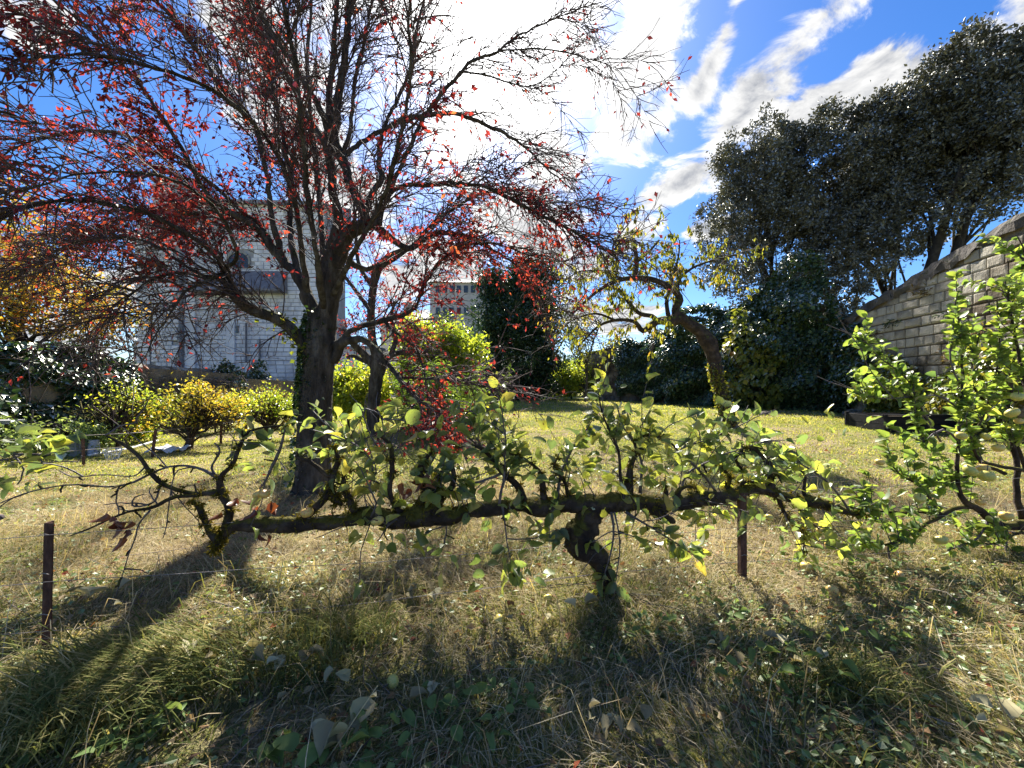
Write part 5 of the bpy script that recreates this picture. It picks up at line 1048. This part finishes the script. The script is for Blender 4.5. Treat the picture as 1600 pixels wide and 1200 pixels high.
def right_apple():
    base = np.array([rowD(1700) * (1700 - 800) / F, rowD(1700), 0.]); base[2] = float(G(base[0], base[1]))
    r = thing('apple_tree', 'leafy bright green apple tree full of yellow apples at the right edge', 'tree', base)
    mb = MB(); P_, R_ = E((1700, 1000, 22), (1695, 930, 20), (1690, 860, 20), (1670, 825, 14), (1620, 822, 9), (1585, 820, 7)); mb.tubes(P_, R_, 14, .2, cap=True); mb.build('trunk', 'apple_bark', r, smooth=True)
    B = [E((1590, 820, 6), (1568, 822, 6), (1548, 812, 5.5), (1528, 795, 5), (1508, 785, 4.4), (1498, 772, 3.6), (1497, 760, 3), (1496, 720, 2.5), (1497, 680, 2.2), (1500, 640, 2), (1504, 590, 1.6), (1500, 540, 1.2), (1496, 470, .8)),
         E((1530, 795, 3), (1503, 792, 3), (1485, 797, 3.4), (1470, 806, 3.6), (1450, 817, 3), (1425, 832, 2.4), (1395, 848, 2), (1380, 852, 1.4), (1330, 850, 1)), E((1470, 803, 3), (1440, 800, 2), (1400, 800, 1.8), (1350, 797, 1.5), (1320, 790, 1)),
         E((1468, 802, 2.6), (1456, 785, 2.2), (1445, 765, 2), (1430, 755, 1.6), (1400, 735, 1.2), (1385, 710, .8)), E((1600, 812, 5, .1), (1590, 780, 4, .1), (1588, 720, 3.4, .1), (1575, 660, 3, .1), (1580, 590, 2.4, .1), (1590, 500, 1.8, .1), (1600, 400, 1, .1)),
         E((1570, 740, 3, .1), (1540, 730, 2.4, .1), (1500, 748, 2, .05), (1470, 755, 1.6), (1440, 765, 1.2)), E((1600, 735, 3, .05), (1560, 728, 2.6), (1530, 720, 2), (1520, 690, 1.6), (1540, 640, 1.4), (1560, 560, 1.1), (1558, 470, .8)),
         E((1498, 690, 1.8), (1470, 670, 1.5), (1440, 690, 1.2), (1430, 640, 1)), E((1500, 640, 1.6), (1470, 620, 1.4), (1430, 620, 1.2), (1385, 622, 1), (1335, 615, .7)), E((1470, 690, 1.4), (1440, 640, 1.3), (1415, 590, 1.1), (1375, 560, .9), (1345, 525, .6)),
         E((1400, 625, 1.1), (1375, 600, .9), (1355, 570, .7), (1345, 540, .5)), E((1500, 600, 1.4), (1485, 560, 1.2), (1490, 500, 1), (1494, 450, .7)), E((1620, 850, 3), (1600, 832, 2.6), (1575, 840, 2), (1560, 850, 1.6), (1530, 848, 1.2)),
         E((1545, 812, 2), (1530, 840, 1.6), (1480, 860, 1.2)), E((1573, 825, 1.6), (1572, 870, 1.3), (1575, 900, 1)), E((1388, 850, 1.5), (1390, 880, 1.2), (1394, 905, .9)), E((1610, 760, 3, .2), (1590, 700, 2.4, .2), (1560, 650, 2, .2), (1520, 600, 1.5, .2), (1530, 520, 1, .2)),
         E((1620, 700, 3, -.1), (1600, 600, 2.2, -.1), (1585, 520, 1.6, -.1), (1570, 440, 1, -.1)), E((1640, 600, 3, 0), (1620, 500, 2, 0), (1610, 430, 1.4, 0), (1590, 370, .8, 0))]
    for P_, R_ in B: mb = MB(); mb.tubes(P_, R_, 8 if R_.max() > .012 else 5, .15, cap=True); mb.build('branch', 'apple_bark' if R_.max() > .012 else 'apple_twig', r, smooth=True)
    BP = np.stack([spline(a, 14) for a, _ in B]); n = 170; p, d_, _, _ = spawn(BP, n, .2, .95, (30, 70)); d_[:, 1] *= .7; d_ = nrm(d_ + np.array([-.05, 0, .75]))
    S = grow(p, d_, rng.uniform(.12, .42, n), 7, .08, (0, 0, 0.02)); mb = MB(); mb.tubes(S, np.linspace(.0055, .0022, 7)[None].repeat(n, 0), 4); mb.build('shoots', 'apple_twig', r, kind='stuff', smooth=True)
    a, b, _, _ = spawn(S, 1750, .12, 1, (40, 75)); c, e, _, _ = spawn(BP, 600, .45, 1, (40, 80)); Lp = np.concatenate([a, c]); Ld = np.concatenate([b, e]); Ld = nrm(Ld + np.array([0, 0, .12]))
    u_ = Lp[:, 0] / Lp[:, 1] * F + 800; keep = (u_ > 1330) & (u_ < 1750); Lp, Ld = Lp[keep], Ld[keep]
    leaf_parts(Lp, Ld, rng.uniform(.045, .095, len(Lp)), 'green_apple_leaf', 'green_apple_leaf_mass', r, 300, spread=.6)
    for (u, v, s_, off) in ((1470, 844, .1, -.05), (1516, 735, .105, -.12), (1541, 744, .11, -.14), (1536, 732, .09, -.06), (1437, 778, .08, -.05), (1375, 722, .065, -.05), (1582, 645, .1, -.1), (1590, 620, .09, -.1), (1502, 681, .08, -.05), (1540, 682, .07, 0), (1592, 658, .06, -.1), (1572, 806, .09, -.1), (1532, 785, .07, 0), (1560, 700, .08, -.1)):
        put_apple(Pt(u, v, rowD(u) + off - .12), s_, r)
right_apple()

def left_neighbour():
    base = np.array([rowD(-140) * (-140 - 800) / F, rowD(-140), 0.]); base[2] = float(G(base[0], base[1]))
    r = thing('apple_tree', 'shoot tips of a neighbouring apple tree reaching in at the left edge', 'tree', base)
    mb = MB(); P_, R_ = E((-140, 1010, 16), (-138, 900, 14), (-130, 800, 12), (-90, 720, 6)); mb.tubes(P_, R_, 12, .2, cap=True); mb.build('trunk', 'apple_bark', r, smooth=True)
    B = [E((-100, 735, 5), (-40, 712, 2.4), (0, 711, 2), (40, 709, 1.6), (90, 711, 1.2), (100, 700, .7)), E((-80, 725, 3), (-20, 722, 1.6), (30, 713, 1.2), (50, 700, .9)), E((60, 709, 1.2), (68, 722, 1), (95, 720, 1), (115, 722, .8), (128, 712, .6)), E((20, 711, 1.4), (33, 725, 1.2), (34, 745, 1.1), (27, 757, .9)), E((-90, 800, 9), (-30, 808, 7), (-8, 808, 6), (4, 808, 4))]
    for P_, R_ in B: mb = MB(); mb.tubes(P_, R_, 7, .2, cap=True); mb.build('branch', 'apple_twig', r, smooth=True)
    pts = [(15, 697), (35, 692), (60, 688), (75, 700), (95, 692), (105, 690), (20, 705), (60, 722), (70, 728), (30, 745), (18, 763), (60, 750), (40, 700), (80, 712), (5, 690), (48, 684), (85, 684), (10, 720), (28, 682)]
    Lp = np.array([Pt(u, v, rowD(u) + rng.normal() * .05) for u, v in pts for _ in range(2)]); Lp += rng.normal(size=Lp.shape) * .02; Ld = nrm(rng.normal(size=Lp.shape) * [1, .6, .4])
    leaf_parts(Lp, Ld, rng.uniform(.06, .11, len(Lp)), 'apple_leaf', 'apple_leaf_mass', r, 300)
left_neighbour()

# ------------------------------------------------------------------ stakes and wires
def stake(u, vt, vb, wpx, label, knob=False, d=None):
    g = on_ground(u, vb); h = (CZ - (vt - 600) / F * g[1]) - g[2]; w = wpx / F * g[1]
    r = thing('metal_stake', label, 'stake', g, 'rusty stakes of the fruit rows')
    mb = MB(); lean = rng.normal(size=2) * .02
    # angle-iron post: two flanges
    for (ox, oy, sx, sy) in ((0, 0, w, w * .14), (-w * .43, w * .45, w * .14, w * .76)):
        V = []
        for z, k in ((-.15, 0), (h * .5, .5), (h, 1)):
            for x, y in ((-.5, -.5), (.5, -.5), (.5, .5), (-.5, .5)): V.append((g[0] + ox + x * sx + lean[0] * k, g[1] + oy + y * sy + lean[1] * k, g[2] + z + rng.normal() * .001))
        q = [(a + j, a + (j + 1) % 4, a + 4 + (j + 1) % 4, a + 4 + j) for a in (0, 4) for j in range(4)] + [(8, 9, 10, 11)]
        mb.add(V, np.array(q))
    mb.build('post', 'rust', r)
    for f in (.93, .62, .3):
        mb = MB(); P_ = np.array([(g[0] - w * .55, g[1] - w * .2, g[2] + h * f - .004), (g[0], g[1] - w * .25, g[2] + h * f + .004), (g[0] + w * .55, g[1] - w * .2, g[2] + h * f - .004)]); mb.tubes(P_, np.full(3, w * .05), 5); mb.build('wire_tie', 'wire_metal', r, smooth=True)
    return g, h
gA, hA = stake(72, 820, 1018, 14, 'rusty angle-iron stake standing alone at the left, near the bottom corner')
gB, hB = stake(1162, 770, 908, 10, 'rusty stake under the right half of the mossy apple arm')
back = [stake(131, 678, 728, 5, 'rusty stake right beside the grey upturned bucket'), stake(237, 672, 716, 5, 'thin dark stake between the grey bucket and the yellow fruit tree'),
        stake(345, 660, 694, 4, 'thin dark stake just right of the yellow fruit tree'), stake(384, 655, 686, 4, 'thin dark stake close to the left side of the small tree by the big trunk'),
        stake(1148, 632, 655, 2, 'thin far stake on the lawn by the foot of the dark ivy')]
def wires():
    r = thing('trellis_wire', 'thin slack steel wires strung along the foreground apple row between the stakes', 'wire', (-3, 2.2, 0), None)
    for k, (hl, sag) in enumerate(((.66, .0), (.38, .04), (.12, .05))):
        pts = []
        for u in np.linspace(-120, 1700, 40):
            d = rowD(u) - .02; x = (u - 800) / F * d; z = hl * (1 if k == 0 else 1) + sag * math.sin((u + 120) / 1820 * math.pi * 3 + k) * .5
            pts.append((x, d, z + float(G(x, d)) * .5))
        mb = MB(); mb.tubes(np.array(pts), np.full(len(pts), .0019), 4); mb.build('wire', 'wire_metal', r, smooth=True)
    r = thing('trellis_wire', 'thin wires strung along the far second fruit row at the left', 'wire', (-9, 8.5, 0), None)
    for f in (.95, .5):
        pts = np.array([(g[0], g[1], g[2] + h * f) for g, h in back[:4]]); pts = np.vstack([pts[0] + (pts[0] - pts[1]) * 1.5, pts, pts[-1] + (pts[-1] - pts[-2]) * 2]); mb = MB(); s_ = spline(pts, 20); mb.tubes(s_, np.full(20, .005), 4); mb.build('wire', 'wire_metal', r, smooth=True)
wires()

# ------------------------------------------------------------------ garden things at the left and the planter
def garden_bits():
    g = on_ground(147, 712); s_ = g[1] / F
    r = thing('bucket', 'pale grey upturned plastic bucket standing by the ivy bank', 'bucket', g)
    prof = [(0, 7.8), (1, 8.2), (2, 7.6), (22, 6.4), (24, 6.2), (24.6, 5.0), (24.6, 0.2)]; n = 20; a = np.linspace(0, 2 * math.pi, n, endpoint=False)
    V = np.concatenate([np.c_[g[0] + np.cos(a) * rr * s_, g[1] + np.sin(a) * rr * s_, np.full(n, g[2] + z * s_)] for z, rr in prof]); I = np.arange(len(prof) * n).reshape(-1, n)
    mb = MB(); mb.add(V, np.stack([I[:-1], np.roll(I, -1, 1)[:-1], np.roll(I, -1, 1)[1:], I[1:]], -1).reshape(-1, 4)); mb.build('body', 'grey_plastic', r, smooth=True)
    mb = MB(); P_ = np.array([(g[0] + math.cos(t_) * 8.4 * s_, g[1] - 7 * s_ * math.sin(t_) - .01, g[2] + 2 * s_ + 3 * s_ * math.sin(t_)) for t_ in np.linspace(0, math.pi, 9)]); mb.tubes(P_, np.full(9, .006), 5); mb.build('handle', 'wire_metal', r, smooth=True)
    g = on_ground(115, 712); r = thing('trough', 'low grey concrete trough left of the bucket under the ivy', 'trough', g); w, h, dd = .62, .36, .4
    for cx, cy, sx, sy in ((0, -dd / 2, w, .05), (0, dd / 2, w, .05), (-w / 2, 0, .05, dd - .06), (w / 2, 0, .05, dd - .06)):
        mb = MB(); mb.box((g[0] + cx, g[1] + cy, g[2] + h / 2), sx, sy, h, taper=.99); mb.build('side', 'concrete', r)
    mb = MB(); mb.box((g[0], g[1], g[2] + .26), w - .06, dd - .06, .02); mb.build('soil', 'brown_mortar', r)
    # white pipe lying in the grass, loose netting, stone
    a = on_ground(140, 716); b = on_ground(200, 705); c = on_ground(246, 692); P_ = spline(np.array([a, b, c]) + [0, 0, .07], 14); mb = MB(); mb.tubes(P_, np.full(14, .028), 8, cap=True)
    tag(mb.build('pipe', 'white_plastic', smooth=True), 'long white plastic pipe lying in the grass right of the bucket', 'pipe')
    g = on_ground(262, 706); mb = MB(); n = 12; xx, yy = np.meshgrid(np.linspace(-.35, .35, n), np.linspace(-.3, .3, n)); zz = .08 + .07 * np.sin(xx * 11 + yy * 5) * np.cos(yy * 9) + rng.normal(size=xx.shape) * .02; V = np.stack([g[0] + xx, g[1] + yy, g[2] + zz], -1).reshape(-1, 3); I = np.arange(n * n).reshape(n, n)
    mb.add(V, np.stack([I[:-1, :-1], I[:-1, 1:], I[1:, 1:], I[1:, :-1]], -1).reshape(-1, 4)); tag(mb.build('plastic_sheet', 'white_plastic', smooth=True), 'crumpled white plastic sheet on the grass near the yellow fruit tree', 'sheet')
    g = on_ground(176, 718); r = thing('wire_basket', 'small pale wire basket lying on the grass beside the white pipe', 'basket', g)
    mb = MB()
    for z, rr in ((.02, .1), (.12, .13), (.22, .16)):
        t_ = np.linspace(0, 2 * math.pi, 17); mb.tubes(np.c_[g[0] + rr * np.cos(t_), g[1] + rr * np.sin(t_), np.full(17, g[2] + z)], np.full(17, .006), 4)
    for t_ in np.linspace(0, 2 * math.pi, 11)[:-1]: mb.tubes(np.array([(g[0] + .1 * math.cos(t_), g[1] + .1 * math.sin(t_), g[2] + .02), (g[0] + .16 * math.cos(t_), g[1] + .16 * math.sin(t_), g[2] + .22)]), np.full(2, .006), 4)
    mb.build('mesh_body', 'white_plastic', r)
    def rock(u, v, s0, lab):
        g = on_ground(u, v); n, m = 7, 10; V = []
        for i in range(n):
            for j in range(m):
                th, ph = math.pi * i / (n - 1), 2 * math.pi * j / m; k = s0 * (1 + rng.normal() * .07); V.append((g[0] + k * math.sin(th) * math.cos(ph) * 1.3, g[1] + k * math.sin(th) * math.sin(ph), g[2] + k * .7 * math.cos(th) + s0 * .3))
        I = np.arange(n * m).reshape(n, m); mb = MB(); mb.add(V, np.stack([I[:-1], I[1:], np.roll(I, -1, 1)[1:], np.roll(I, -1, 1)[:-1]], -1).reshape(-1, 4)); tag(mb.build('stone', 'rubble'), lab, 'stone')
    rock(8, 708, .25, 'rounded grey stone at the left edge under the overhanging apple shoots'); rock(1332, 650, .22, 'pale stone at the foot of the tall wall'); rock(1195, 649, .15, 'pale boulder on the lawn edge under the dark ivy')
    # sticks leaning by the ivy
    for k, (u0, v0, u1, v1, lab) in enumerate(((35, 708, 20, 644, 'grey stick leaning left before the ivy bank'), (42, 706, 38, 648, 'short upright stick between the two taller ones by the ivy'), (52, 705, 51, 640, 'tallest upright wooden stick before the ivy bank'))):
        g = on_ground(u0, v0); e = Pt(u1, v1, g[1] + .1); mb = MB(); P_ = spline(np.array([g - [0, 0, .1], (g + e) / 2 + rng.normal(size=3) * .03, e]), 8); mb.tubes(P_, np.linspace(.03, .02, 8), 7, .1, cap=True); tag(mb.build('stick', 'grey_wood', smooth=True), lab, 'stick', 'sticks by the ivy bank')
    g = Pt(8, 658, 9.0); r = thing('shelf', 'weathered pale plank on two thin posts at the left edge before the ivy', 'shelf', (g[0], g[1], -.25)); mb = MB(); mb.box(g, .62, .3, .05); mb.build('plank', 'concrete', r)
    for dx in (-.2, .22): mb = MB(); mb.box((g[0] + dx, g[1], (g[2] - .25) / 2 - .02), .03, .03, g[2] + .25 - .03); mb.build('post', 'grey_wood', r)
    # black raised planter by the right wall
    g = on_ground(1395, 676); w = 2.0; h = .42; cx = g[0] + .75; cy = g[1] + .5; r = thing('planter_box', 'black timber raised planter box on the lawn before the stone wall', 'planter', (cx, cy, g[2]))
    for k, z in enumerate((.1, .3)):
        for (ox, oy, sx, sy) in ((0, -.5, w, .05), (0, .5, w, .05), (-w / 2 + .03, 0, .05, .94), (w / 2 - .03, 0, .05, .94)):
            mb = MB(); mb.box((cx + ox, cy + oy, g[2] + z), sx, sy, .19); mb.build('plank', 'black_plank', r)
    for sx in (-1, 1):
        for sy in (-1, 1): mb = MB(); mb.box((cx + sx * (w / 2 - .03), cy + sy * .545, g[2] + .21), .09, .05, .46); mb.build('corner_post', 'black_plank', r)
    mb = MB(); mb.box((cx, cy - .5, g[2] + .42), w + .06, .09, .03); mb.build('rim', 'black_plank', r)
    mb = MB(); mb.box((cx, cy, g[2] + .33), w - .1, .92, .04); mb.build('soil', 'brown_mortar', r)
garden_bits()

# ------------------------------------------------------------------ grass, straw, herbs, litter
def blades(name, n, region, hgt, wid, lean, mat, dens=None, flat=False, wind=(0, 0)):
    y0, y1, margin = region; y = y0 + (y1 - y0) * rng.random(n * 2) ** 1.0; hw = y * 1.36 + margin; x = (rng.random(n * 2) * 2 - 1) * (y1 * 1.36 + margin); ok = np.abs(x) < hw; x, y = x[ok][:n], y[ok][:n]
    if dens is not None: k = rng.random(len(x)) < dens(x, y); x, y = x[k], y[k]
    n = len(x); z = G(x, y) - .01; az = rng.uniform(0, 2 * math.pi, n); h = hgt * rng.uniform(.4, 1.3, n); ln = lean * rng.uniform(.3, 1.5, n)
    w_ = 2.5 * np.sin(x * 2.1 + 1.5 * np.sin(y * 1.9)) + 2 * np.sin(y * 1.4 + x); az = np.where(rng.random(n) < .55, w_ + rng.normal(size=n) * .5, az)
    dx, dy = np.cos(az) * ln + wind[0], np.sin(az) * ln + wind[1]; w = wid * rng.uniform(.6, 1.3, n) * .5; pa = rng.uniform(0, 2 * math.pi, n); px, py = np.cos(pa) * w, np.sin(pa) * w
    if flat: h1, h2, z = h * .18, h * .22, z + rng.uniform(.0, .05, n)
    else: h1, h2 = h * .6, h * np.clip(1 - ln * .35, .45, 1)
    B = np.c_[x, y, z]; Mx = np.c_[x + dx * h * .35, y + dy * h * .35, z + h1]; T = np.c_[x + dx * h, y + dy * h, z + h2]; s_ = np.c_[px, py, np.zeros(n)]
    V = np.stack([B - s_, B + s_, Mx + s_ * .8, Mx - s_ * .8, T], 1).reshape(-1, 3); o = (np.arange(n) * 5)[:, None]
    mb = MB(); mb.V.append(V); mb.n = len(V); mb.L += [(np.array([0, 1, 2, 3]) + o).ravel(), (np.array([3, 2, 4]) + o).ravel()]; mb.S += [np.full(n, 4), np.full(n, 3)]
    mb.build(name, mat, kind='stuff')
def patch(x, y, s=1.0, ph=0.0): return .5 + .5 * np.sin(x * 1.7 * s + 1.9 * np.sin(y * 1.3 * s + ph) + ph) * np.sin(y * 2.3 * s + 1.5 * np.sin(x * 1.1 * s + 2 * ph))
bare = lambda x, y: (patch(x, y, 2.3, 4.2) * patch(x, y, .9, 7.) < .62)
strawy = lambda x, y: bare(x, y) * np.clip(.45 + .8 * np.exp(-((y - 4.6) / 2.4) ** 2) - .5 * patch(x, y, .8, 1.), .2, 1)
greeny = lambda x, y: (.25 + .75 * bare(x + 1, y)) * np.clip(1.05 - .9 * np.exp(-((y - 4.3) / 1.4) ** 2) * (x < 2.6) - .55 * patch(x, y, 1.1, 2.), .06, 1)
lawn = lambda x, y: (x > -12.6) & (x < 12.2 - .55 * np.clip(y - 15, 0, 99)) & (y < 28.5)
blades('grass', 140000, (.55, 4.4, 1.2), .07, .0065, 1.25, 'grass_blade', greeny)
blades('lawn_grass', 110000, (5.0, 12.5, 1.0), .06, .014, 1.0, 'lawn_blade', lambda x, y: greeny(x, y) * lawn(x, y))
blades('lawn_grass', 70000, (11.5, 30, .5), .07, .04, .7, 'lawn_blade', lambda x, y: lawn(x, y) * 1.)
blades('dry_grass', 130000, (.55, 5.4, 1.2), .14, .004, 1.1, 'straw_blade', strawy, flat=True)
blades('dry_grass', 80000, (.8, 6.5, 1.2), .08, .0055, 1.3, 'straw_blade', strawy)
blades('dry_grass', 50000, (5.4, 14, 1.0), .09, .013, 1.0, 'straw_blade', lambda x, y: np.clip(1.15 - 1.0 * patch(x, y, .7, .4), .12, 1) * lawn(x, y), flat=True)
blades('dry_grass', 24000, (14, 30, .5), .09, .035, 1.0, 'straw_blade', lambda x, y: np.clip(1. - .8 * patch(x, y, .5, .4), .1, 1) * lawn(x, y), flat=True)
blades('tall_grass', 9000, (.9, 4.5, .8), .2, .006, .7, 'grass_blade', lambda x, y: patch(x, y, 1.9, 3.) ** 3, wind=(.25, -.1))
blades('tall_straw', 2200, (1.0, 5.5, .8), .38, .004, .9, 'straw_blade')
def long_tufts():
    for k, (u, v, n, h, lab) in enumerate(((230, 1060, 1300, .3, 'long combed green grass tuft in the shade at lower left'), (540, 1000, 420, .24, 'bright green grass tuft in the lower middle'), (70, 1150, 1000, .28, 'long dark grass tuft in the bottom left corner'), (460, 1060, 300, .2, 'small grass tuft by the heap of big pale leaves'), (1340, 1080, 500, .22, 'fresh green grass tuft at lower right'))):
        g = on_ground(u, v); sp = .22 if n > 1000 else .12; x = g[0] + rng.normal(size=n) * sp * 1.3; y = g[1] + rng.normal(size=n) * sp * .6; z = G(x, y) - .01; hh = h * rng.uniform(.5, 1.2, n)
        az = rng.normal(math.pi * 1.15 if n > 1000 else 0, .5 if n > 1000 else 2.5, n); dx, dy = np.cos(az) * .8, np.sin(az) * .8; w = .004 * rng.uniform(.6, 1.4, n); Vs = []
        for f, zf, wf in ((0, 0, 1), (.3, .45, .9), (.65, .6, .6)):
            for sg in (-1, 1): Vs.append(np.c_[x + dx * hh * f + sg * w * wf * dy, y + dy * hh * f - sg * w * wf * dx, z + hh * zf])
        Vs.append(np.c_[x + dx * hh, y + dy * hh, z + hh * .5]); V = np.stack(Vs, 1).reshape(-1, 3); o = (np.arange(n) * 7)[:, None]
        mb = MB(); mb.V.append(V); mb.n = len(V)
        for f in ([0, 1, 3, 2], [2, 3, 5, 4]): mb.L.append((np.array(f) + o).ravel()); mb.S.append(np.full(n, 4))
        mb.L.append((np.array([4, 5, 6]) + o).ravel()); mb.S.append(np.full(n, 3)); tag(mb.build('grass_tuft', 'grass_blade', kind=None), lab, 'grass tuft', 'long grass tufts')
long_tufts()
def ground_leaves():
    n = 30000; y = .9 + 5.6 * rng.random(n) ** 1.5; x = (rng.random(n) * 2 - 1) * (y * 1.36 + .8); k = rng.random(n) < np.clip(patch(x, y, 1.5, 5.) ** 1.5 * 1.3 - .1 + .25 * (x > 1), 0, 1); x, y = x[k], y[k]
    p = np.c_[x, y, G(x, y) + rng.uniform(.01, .07, len(x))]; a = rng.uniform(0, 6.28, len(x)); s_ = rng.uniform(.014, .048, len(x))
    foliage('ground_cover', p, np.c_[np.cos(a), np.sin(a), rng.normal(size=len(x)) * .3], s_, s_ * .85, 'herb_leaf', None, spread=.35)
    n = 3200; y = 1 + 7 * rng.random(n); x = (rng.random(n) * 2 - 1) * (y * 1.36 + .5); p = np.c_[x, y, G(x, y) + rng.uniform(.015, .06, n)]; a = rng.uniform(0, 6.28, n); s_ = rng.uniform(.03, .065, n)
    foliage('leaf_litter', p, np.c_[np.cos(a), np.sin(a), rng.normal(size=n) * .3], s_, s_ * .6, 'litter_small', None, spread=.5)
    # twigs lying about
    n = 260; y = 1 + 5 * rng.random(n); x = (rng.random(n) * 2 - 1) * (y * 1.3); a = rng.uniform(0, 6.28, n); p = np.c_[x, y, G(x, y) + .03]
    P_ = grow(p, np.c_[np.cos(a), np.sin(a), rng.normal(size=n) * .08], rng.uniform(.1, .6, n), 5, .12); mb = MB(); mb.tubes(P_, np.linspace(.004, .002, 5)[None].repeat(n, 0), 3); mb.build('twig_litter', 'grey_wood', smooth=True, kind='stuff')
ground_leaves()
def fallen():
    mes = [as_mesh(*big_leaf(.3, .5, .09, 90 + k, .75), 'leaf', 'litter_leaf') for k in range(4)]
    for (u, v, n, sp, s0, lab) in ((335, 1035, 11, 34, .12, 'heap of overlapping pale dry leaves right of the long grass tuft'), (440, 1062, 7, 26, .11, 'loose bunch of pale green-brown dry leaves left of the middle'), (530, 1175, 9, 34, .15, 'group of large pale dry leaves at the bottom edge'), (170, 950, 6, 34, .12, 'scattered dry leaves right of the left stake'),
                                   (640, 942, 7, 28, .1, 'small heap of curled dry leaves under the mossy arm'), (968, 1160, 9, 26, .1, 'brown curled leaves by the bottom edge below the apple trunk'), (830, 998, 4, 30, .1, 'few pale dry leaves in the shade left of the apple trunk'), (917, 972, 2, 8, .12, 'single pair of pale leaves at the foot of the apple trunk'),
                                   (1170, 1030, 6, 30, .1, 'dark greenish fallen leaves in the grass right of the apple trunk'), (1270, 1068, 4, 30, .12, 'brown strap-like fallen leaves in the grass at lower right'), (1560, 1165, 4, 26, .1, 'fallen leaves in the bottom right corner'), (560, 1120, 6, 60, .09, 'loose dry leaves spread between the two bottom leaf groups')):
        g = on_ground(u, v); r = thing('fallen_leaves', lab, 'leaves', g, 'fallen leaf heaps')
        for _ in range(n):
            o = bpy.data.objects.new('leaf', mes[int(rng.integers(4))]); SC.collection.objects.link(o); o.parent = r; s_ = s0 * .78 * rng.uniform(.5, 1.15); q = on_ground(u + rng.normal() * sp, v + rng.normal() * sp * .3)
            loc = q - g + [0, 0, .07 + rng.random() * .05]; o.matrix_local = Matrix.Translation(Vector(loc * K)) @ Matrix.Rotation(rng.uniform(0, 6.28), 4, 'Z') @ Matrix.Rotation(rng.normal() * .35, 4, 'Y') @ Matrix.Rotation(rng.normal() * .3 + .25, 4, 'X') @ Matrix.Diagonal((s_, s_, s_, 1))
    for (u, v, s_, lab) in ((1300, 931, .08, 'yellow windfall apple lying in the grass right of the right stake'), (1405, 905, .07, 'yellow windfall apple in the grass below the right apple tree'), (614, 1076, .065, 'small pale windfall apple in the shaded grass at lower middle'), (779, 975, .06, 'brownish windfall apple left of the apple trunk base'), (856, 940, .06, 'orange-brown windfall apple under the arm, near the apple trunk')):
        g = on_ground(u, v + 4); g[2] += s_ * .42 + .02; o = put_apple(g, s_, None, (rng.uniform(.6, 1.6), rng.normal() * .3, rng.uniform(0, 6))); tag(o, lab, 'apple', 'windfall apples')
fallen()
def herbs():
    # broad-leaved weeds as rosettes
    spots = [(500, 1190, .1, 14, 'pale scalloped-leaf weed'), (230, 1160, .07, 22, 'round-leaved pale weed in the dark grass at bottom left'), (1330, 905, .07, 40, 'low bramble patch under the hanging apples on the right'), (1010, 1000, .06, 16, 'x'), (1150, 965, .07, 16, 'leafy green weed just below the right stake'), (1240, 1090, .09, 20, 'tall fresh weed standing in the grass at lower right'), (690, 1150, .08, 18, 'dark toothed weed at the bottom, right of the pale leaves'), (800, 1110, .06, 14, 'small clover-like weed in the lower middle'), (1400, 1010, .07, 18, 'leafy weed among straw at the right')]
    labs = {0: 'pale scalloped-leaf weed beside the group of large dry leaves at the bottom edge', 3: 'small leafy weed in the shade just right of the apple trunk'}
    for k, (u, v, s0, n, lab) in enumerate(spots):
        g = on_ground(u, min(v, 1195)); r = thing('weed', labs.get(k, lab), 'weed', g); sp = .16 if n > 30 else .09; p = g + np.c_[rng.normal(size=n) * sp * 1.6, rng.normal(size=n) * sp, rng.uniform(.05, .12 if k != 5 else .25, n)]
        Y = nrm(np.c_[rng.normal(size=(n, 2)), rng.normal(size=n) * .2 + .1]); leaf_parts(p, Y, s0 * rng.uniform(.5, 1, n), 'herb_leaf', 'herb_leaf', r, 300, spread=.4)
        mb = MB(); P_ = np.stack([np.tile(g, (n, 1)) + rng.normal(size=(n, 3)) * [.03, .03, 0], (np.tile(g, (n, 1)) + p) / 2 + [0, 0, .02], p], 1); mb.tubes(P_, np.linspace(.002, .0012, 3)[None].repeat(n, 0), 3); mb.build('stems', 'herb_leaf', r, kind='stuff')
herbs()
for o in list(SC.objects):
    if 'origin_units' in o: del o['origin_units']
print('tris', sum(len(m.loops) - 2 * len(m.polygons) for m in bpy.data.meshes), 'objects', len(SC.objects))
